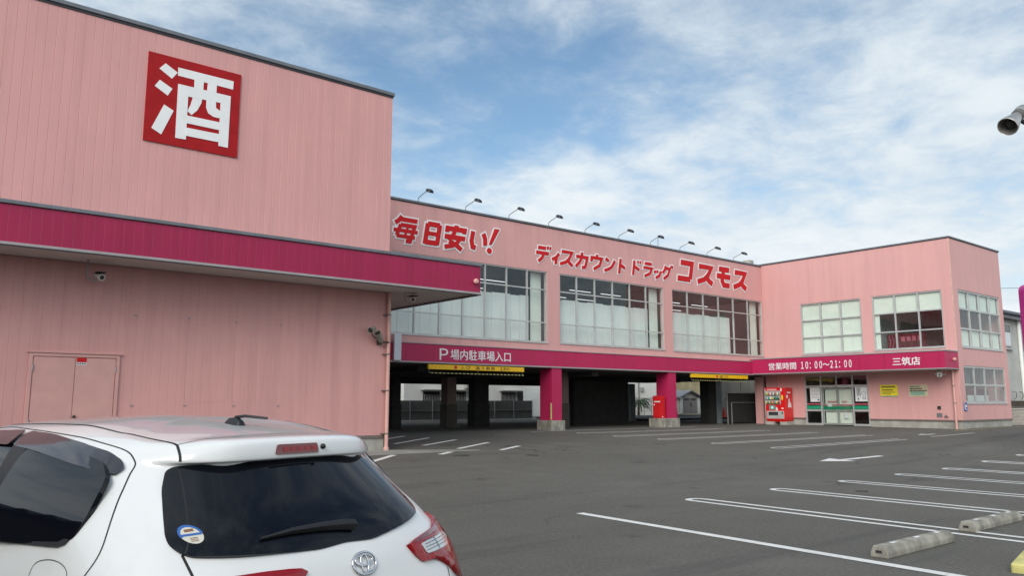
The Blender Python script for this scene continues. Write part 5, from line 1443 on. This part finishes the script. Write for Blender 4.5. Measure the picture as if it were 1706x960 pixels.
def seam(mb, view, pts, w=.005, off=.0012, curved=True):
    q = smooth_line(pts, 8) if curved and len(pts) > 2 else pts
    Q = []
    for i in range(len(q) - 1):
        a, b_ = Vector(q[i]), Vector(q[i + 1]); n = max(1, int((b_ - a).length / .02)); Q += [a.lerp(b_, k / n) for k in range(n)]
    Q.append(Vector(q[-1]))
    H = [cast(view, p.x, p.y) for p in Q]; H = [h for h in H if h]
    vs_ = []
    for i, (p, n) in enumerate(H):
        d = (H[min(i + 1, len(H) - 1)][0] - H[max(i - 1, 0)][0]).normalized(); s = d.cross(n).normalized() * w / 2
        vs_ += [p + n * off + s, p + n * off - s]
    mb.add(vs_, [(2 * i, 2 * i + 1, 2 * i + 3, 2 * i + 2) for i in range(len(H) - 1)])

# rear window with its dark surround
RWIN = [(.46, 1.356), (.498, 1.352), (.525, 1.338), (.541, 1.315), (.566, 1.28), (.609, 1.194), (.633, 1.139), (.637, 1.112), (.622, 1.09), (.597, 1.078), (.443, 1.068), (.242, 1.054),
        (.136, 1.048), (.011, 1.057), (-.124, 1.051), (-.252, 1.070), (-.40, 1.09), (-.505, 1.106), (-.535, 1.122), (-.535, 1.16), (-.485, 1.25), (-.435, 1.33), (-.40, 1.352), (-.2, 1.362), (.0, 1.363), (.25, 1.361)]
RWIN = rounded(RWIN, .03, 3)
rw = decal('rear_window', 'car_dark_glass', 'rear', RWIN, .002, step=.03, thick=.02, fit=rear_fit)
rbm = bmesh.new(); rbm.from_mesh(rw.data); EXTRA.append(BVHTree.FromBMesh(rbm)); rbm.free()      # wiper and stickers lie on the pane
# side glass, both flanks
REAR_SIDE = [(1.335, 1.40), (1.32, 1.065), (1.0, 1.077), (.68, 1.104), (.625, 1.122), (.600, 1.20), (.605, 1.29), (.615, 1.325), (.70, 1.375), (.93, 1.405), (1.15, 1.428)]
FRONT_SIDE = [(1.47, 1.415), (1.44, 1.055), (2.0, 1.035), (2.40, 1.03), (2.36, 1.12), (2.26, 1.22), (2.06, 1.345), (1.8, 1.405)]
PILL = [(1.335, 1.44), (1.32, 1.06), (1.44, 1.05), (1.47, 1.44)]
VIS_R = [(1.45, 1.462), (1.47, 1.405), (1.22, 1.391), (.89, 1.355), (.69, 1.333), (.645, 1.322), (.64, 1.345), (.672, 1.372), (.74, 1.40), (.94, 1.429), (1.2, 1.454)]
VIS_F = [(1.485, 1.462), (1.50, 1.405), (1.75, 1.405), (2.1, 1.365), (2.3, 1.28), (2.32, 1.30), (2.12, 1.40), (1.85, 1.452)]
SILLT = [(1.34, 1.066), (1.34, 1.048), (.70, 1.088), (.66, 1.10), (.645, 1.115), (.66, 1.118), (.70, 1.104), (1.0, 1.078)]
for side in ('left', 'right'):
    g1 = decal('rear_door_window', 'car_dark_glass', side, rounded(REAR_SIDE, .03, 3), .002, thick=.02 if side == 'left' else .004, fit=side_fit if side == 'left' else None)
    g2 = decal('front_door_window', 'car_dark_glass', side, FRONT_SIDE, .003)
    decal('pillar_trim', 'car_black_trim', side, PILL, .010, thick=.012)
    decal('belt_trim', 'car_black_trim', side, SILLT, .011, thick=.014)
    decal('rain_visor', 'car_visor', side, rounded(VIS_R if side == 'left' else [(max(q[0], .86), q[1]) for q in VIS_R[:3]] + [(.90, 1.36), (.90, 1.42)] + VIS_R[9:], .05, 4), .013 if side == 'left' else .006, thick=.006); decal('rain_visor', 'car_visor', side, rounded(VIS_F, .05, 4), .017, thick=.006)
    hd = decal('door_handle', 'car_white_paint', side, [(.60, .955), (.60, .985), (.83, .972), (.83, .945)], .032, r=.014, thick=.012, step=.02)
    sg = 1 if side == 'left' else -1
decal('windscreen', 'car_dark_glass', 'front', [(-.55, 1.02), (.55, 1.02), (.42, 1.34), (-.42, 1.34)], .003, r=.06)
# seams
sm_ = MB()
for side in ('left', 'right'):
    seam(sm_, side, [(2.45, 1.40), (1.90, 1.473), (1.54, 1.475), (1.07, 1.457), (.834, 1.434), (.703, 1.410), (.640, 1.375), (.612, 1.33), (.562, 1.257), (.48, 1.11), (.49, 1.02), (.56, .92), (.62, .80), (.62, .60)], .0055)
    seam(sm_, side, [(1.46, 1.475), (1.40, 1.10), (1.38, .60), (1.38, .30)], .005)
    seam(sm_, side, [(.845, .97), (.835, 1.01), (.80, 1.032), (.72, 1.045), (.64, 1.04), (.59, 1.015), (.58, .97)], .003)
sg2 = 1
seam(sm_, 'top', [(1.9, .51), (1.04, .505), (.86, .482), (.745, .467), (.60, .462), (.562, .463)], .010, .0015)
seam(sm_, 'top', [(1.9, -.51), (1.04, -.505), (.86, -.482), (.745, -.467), (.60, -.455), (.55, -.44)], .010, .0015)
seam(sm_, 'top', [(.562, .463), (.545, .40), (.546, .25), (.552, .128), (.552, 0), (.548, -.143), (.542, -.25), (.552, -.40), (.56, -.44)], .0045)
seam(sm_, 'rear', [(.463, 1.431), (.472, 1.414), (.479, 1.372)], .010, .0015)
seam(sm_, 'rear', [(.613, 1.084), (.608, 1.025), (.60, .95), (.59, .85)], .009)
seam(sm_, 'rear', [(-.56, .88), (-.56, .75), (-.54, .66), (.54, .66), (.57, .75), (.59, .85)], .006, curved=False)
sm_.build('panel_gap', 'car_gap', CAR, local=True, fixn=False)
gl_ = MB(); seam(gl_, 'rear', [(.485, 1.345), (.50, 1.30), (.545, 1.20), (.585, 1.12), (.61, 1.086)], .006, .0003); gl_.build('glass_gap', 'car_gap', rw, local=True, fixn=False)

# high level brake lamp and washer nozzle in the roof spoiler
hm = decal('brake_lamp', 'lamp_dark_red', 'rear', [(.140, 1.386), (-.078, 1.386), (-.070, 1.424), (.130, 1.424)], .006, r=.008, step=.02, thick=.012)
q = MB()
for k in range(5):
    l0 = .105 - k * .036; h0, h1 = cast('rear', l0, 1.398), cast('rear', l0 - .026, 1.412)
    q.add([cast('rear', a, z)[0] + cast('rear', a, z)[1] * .0075 for a, z in ((l0, 1.395), (l0 - .028, 1.395), (l0 - .028, 1.413), (l0, 1.413))], [(0, 1, 2, 3)])
q.build('lamp_cell', 'lamp_red', hm, local=True)
h = cast('rear', -.103, 1.408)
MB().lathe([(-.004, .013), (.008, .011), (.014, .006), (.015, .001)], h[0], h[1], 14).build('washer_nozzle', 'car_black_trim', CAR, local=True, smooth=True)
# roof aerial
h = cast('top', .90, -.035); p0 = h[0]
ab = MB(); vs_ = []
for s, w, z in ((-.045, .018, .0), (-.035, .026, .018), (.0, .030, .034), (.045, .026, .030), (.085, .018, .006), (.095, .012, .0)):
    vs_ += [p0 + cv(s, -w, -.006), p0 + cv(s, w, -.006), p0 + cv(s, w * .45, z), p0 + cv(s, -w * .45, z)]
fs = [(0, 1, 2, 3), (20, 23, 22, 21)]
for i in range(5):
    for k in range(4): fs.append((i * 4 + k, i * 4 + (k + 1) % 4, i * 4 + 4 + (k + 1) % 4, i * 4 + 4 + k))
ab.add(vs_, fs); ab = ab.build('aerial', 'car_black_trim', CAR, local=True, bevel=.004)
MB().tube([p0 + cv(.01, 0, .034), p0 + cv(-.05, -.008, .040), p0 + cv(-.155, -.05, .030)], .0075, 8, .006).build('aerial_rod', 'car_black_trim', ab, local=True, smooth=True)

# tail lamps
TL = [(-.305, 1.002), (-.36, 1.015), (-.44, 1.024), (-.56, 1.032), (-.64, 1.05), (-.70, 1.066), (-.755, 1.062), (-.79, 1.03), (-.80, .985), (-.815, .955), (-.825, .90), (-.81, .83), (-.76, .79), (-.70, .80), (-.63, .835), (-.575, .875), (-.52, .905), (-.48, .921), (-.38, .927), (-.345, .955)]
TLL = [(.226, .985), (.25, .998), (.30, 1.003), (.40, 1.006), (.49, 1.004), (.60, .985), (.70, .955), (.78, .93), (.81, .88), (.80, .80), (.74, .78), (.66, .80), (.58, .85), (.50, .88), (.40, .90), (.29, .93)]
for k, sgn_ in ((0, 1), (1, -1)):
    lp = decal('tail_lamp', 'lamp_red', 'rear', (TL if sgn_ > 0 else TLL), .012, step=.025, thick=.016, bulge=.006)
    if sgn_ > 0:
        decal('reverse_lens', 'lamp_clear', 'rear', [(-.385, .992), (-.62, 1.005), (-.655, .985), (-.605, .953), (-.408, .950)], .0205, lp, step=.02, r=.012)
        ln_ = MB()
        for z in (.962, .973, .984, .995): seam(ln_, 'rear', [(-.41, z), (-.61, z + .006)], .0022, .0222, False)
        seam(ln_, 'rear', [(-.51, .953), (-.50, .998)], .004, .0224, False)
        ln_.build('lens_rib', 'car_black_trim', lp, local=True, fixn=False)
        decal('lamp_upper', 'lamp_dark_red', 'rear', [(-.33, 1.004), (-.44, 1.021), (-.56, 1.029), (-.70, 1.055), (-.70, 1.046), (-.57, 1.017), (-.44, 1.006)], .0195, lp, step=.02)
# badge: ring with two crossed ovals
h = cast('rear', -.045, .974); c0, nn = h[0] + h[1] * .006, h[1]
ux = cv(0, -1, 0); ux = (ux - nn * ux.dot(nn)).normalized(); uy = nn.cross(ux)
if uy.z < 0: uy = -uy
def oval(mb, cx, cy, a, b_, wd_, n=36):
    P = [c0 + ux * (cx + a * math.cos(k * 2 * math.pi / n)) + uy * (cy + b_ * math.sin(k * 2 * math.pi / n)) for k in range(n)]
    vs_ = []
    for i in range(n):
        d = (P[(i + 1) % n] - P[i - 1]).normalized(); s = d.cross(nn)
        for q in range(8): vs_.append(P[i] + s * wd_ * math.cos(q * math.pi / 4) + nn * wd_ * .8 * math.sin(q * math.pi / 4))
    mb.add(vs_, [(i * 8 + q, i * 8 + (q + 1) % 8, ((i + 1) % n) * 8 + (q + 1) % 8, ((i + 1) % n) * 8 + q) for i in range(n) for q in range(8)])
eb = MB(); oval(eb, 0, 0, .060, .042, .0055); oval(eb, 0, .012, .044, .021, .0050); oval(eb, 0, -.001, .018, .036, .0050)
eb.build('badge', 'chrome', CAR, local=True, smooth='all')
# rear wiper
W0 = [(-.045, 1.105), (.0, 1.112), (.10, 1.117), (.24, 1.117), (.369, 1.106)]
wp = MB(); vs_ = []
wid = [.021, .021, .017, .012, .005]; hgt = [.038, .036, .030, .024, .016]
for (l, z), w, hh in zip(W0, wid, hgt):
    q = cast('rear', l, z); up = (cv(0, 0, 1) - q[1] * cv(0, 0, 1).dot(q[1])).normalized()
    vs_ += [q[0] + q[1] * .006 - up * w, q[0] + q[1] * hh - up * w * .55, q[0] + q[1] * hh + up * w * .55, q[0] + q[1] * .006 + up * w]
fs = [(0, 1, 2, 3), (16, 19, 18, 17)]
for i in range(4):
    for k in range(4): fs.append((i * 4 + k, i * 4 + (k + 1) % 4, i * 4 + 4 + (k + 1) % 4, i * 4 + 4 + k))
wp.add(vs_, fs); wp.build('rear_wiper', 'car_black_trim', CAR, local=True, bevel=.004)
# round sticker on the rear window
sc = (.566, 1.141)
def disc(r0, r1, a0=0, a1=360, n=28, l0=0, z0=0): return None
def sticker(name, mt, poly, off): return decal(name, mt, 'rear', [(sc[0] + x, sc[1] + z) for x, z in poly], off - .0035, rw, step=.012, thick=.0006)
def circ(rx, rz, a0, a1, n=24): return [(-rx * math.cos(R(a0 + (a1 - a0) * k / n)), rz * math.sin(R(a0 + (a1 - a0) * k / n))) for k in range(n + 1)]
carmat('sticker_blue', (.03, .13, .42), .4, 0); carmat('sticker_cream', (.66, .63, .54), .5, 0); carmat('sticker_brown', (.25, .10, .05), .5, 0)
s0 = sticker('sticker', 'sticker_cream', circ(.032, .027, 0, 350), .0042)
sticker('sticker_ring', 'sticker_blue', circ(.034, .0285, 10, 200) + circ(.027, .022, 200, 10), .0050)
sticker('sticker_band', 'sticker_blue', [(.028, -.006), (-.030, -.001), (-.030, .005), (.028, 0)], .0052)
sticker('sticker_motif', 'sticker_brown', [(.014, .007), (-.012, .010), (-.012, .017), (.014, .014)], .0054)
for k in range(3): sticker('sticker_line', 'sticker_brown', [(.010, -.012 - k * .0045), (-.012, -.010 - k * .0045), (-.012, -.0085 - k * .0045), (.010, -.0105 - k * .0045)], .0054)
# lower rear bumper, number plate recess and wheels (mostly below the frame)
decal('bumper_insert', 'car_black_trim', 'rear', [(-.50, .30), (.50, .30), (.46, .42), (-.46, .42)], .004, r=.03)
decal('plate_recess', 'car_black_trim', 'rear', [(-.22, .74), (.22, .74), (.22, .86), (-.22, .86)], .003, r=.02)
for s in (.66, 3.17):
    for sg in (1, -1):
        wh = MB(); wh.lathe([(-.10, .20), (-.10, .27), (-.08, .295), (.07, .295), (.09, .27), (.09, .20)], cv(s, sg * .76, .295), cv(0, sg, 0), 32); wh = wh.build('wheel', 'tyre', CAR, local=True, smooth=True)
        rim = MB(); rim.lathe([(.05, .195), (.088, .19), (.075, .15), (.07, .03), (.09, .025), (.091, .001)], cv(s, sg * .76, .295), cv(0, sg, 0), 28); rim.build('rim', 'alloy', wh, local=True, smooth=True)
        arch = [(s - .34, .22), (s - .34, .32), (s - .26, .52), (s - .12, .62), (s + .12, .62), (s + .26, .52), (s + .34, .32), (s + .34, .22)]
        decal('wheel_arch', 'car_black_trim', 'left' if sg > 0 else 'right', arch, .002, step=.05)
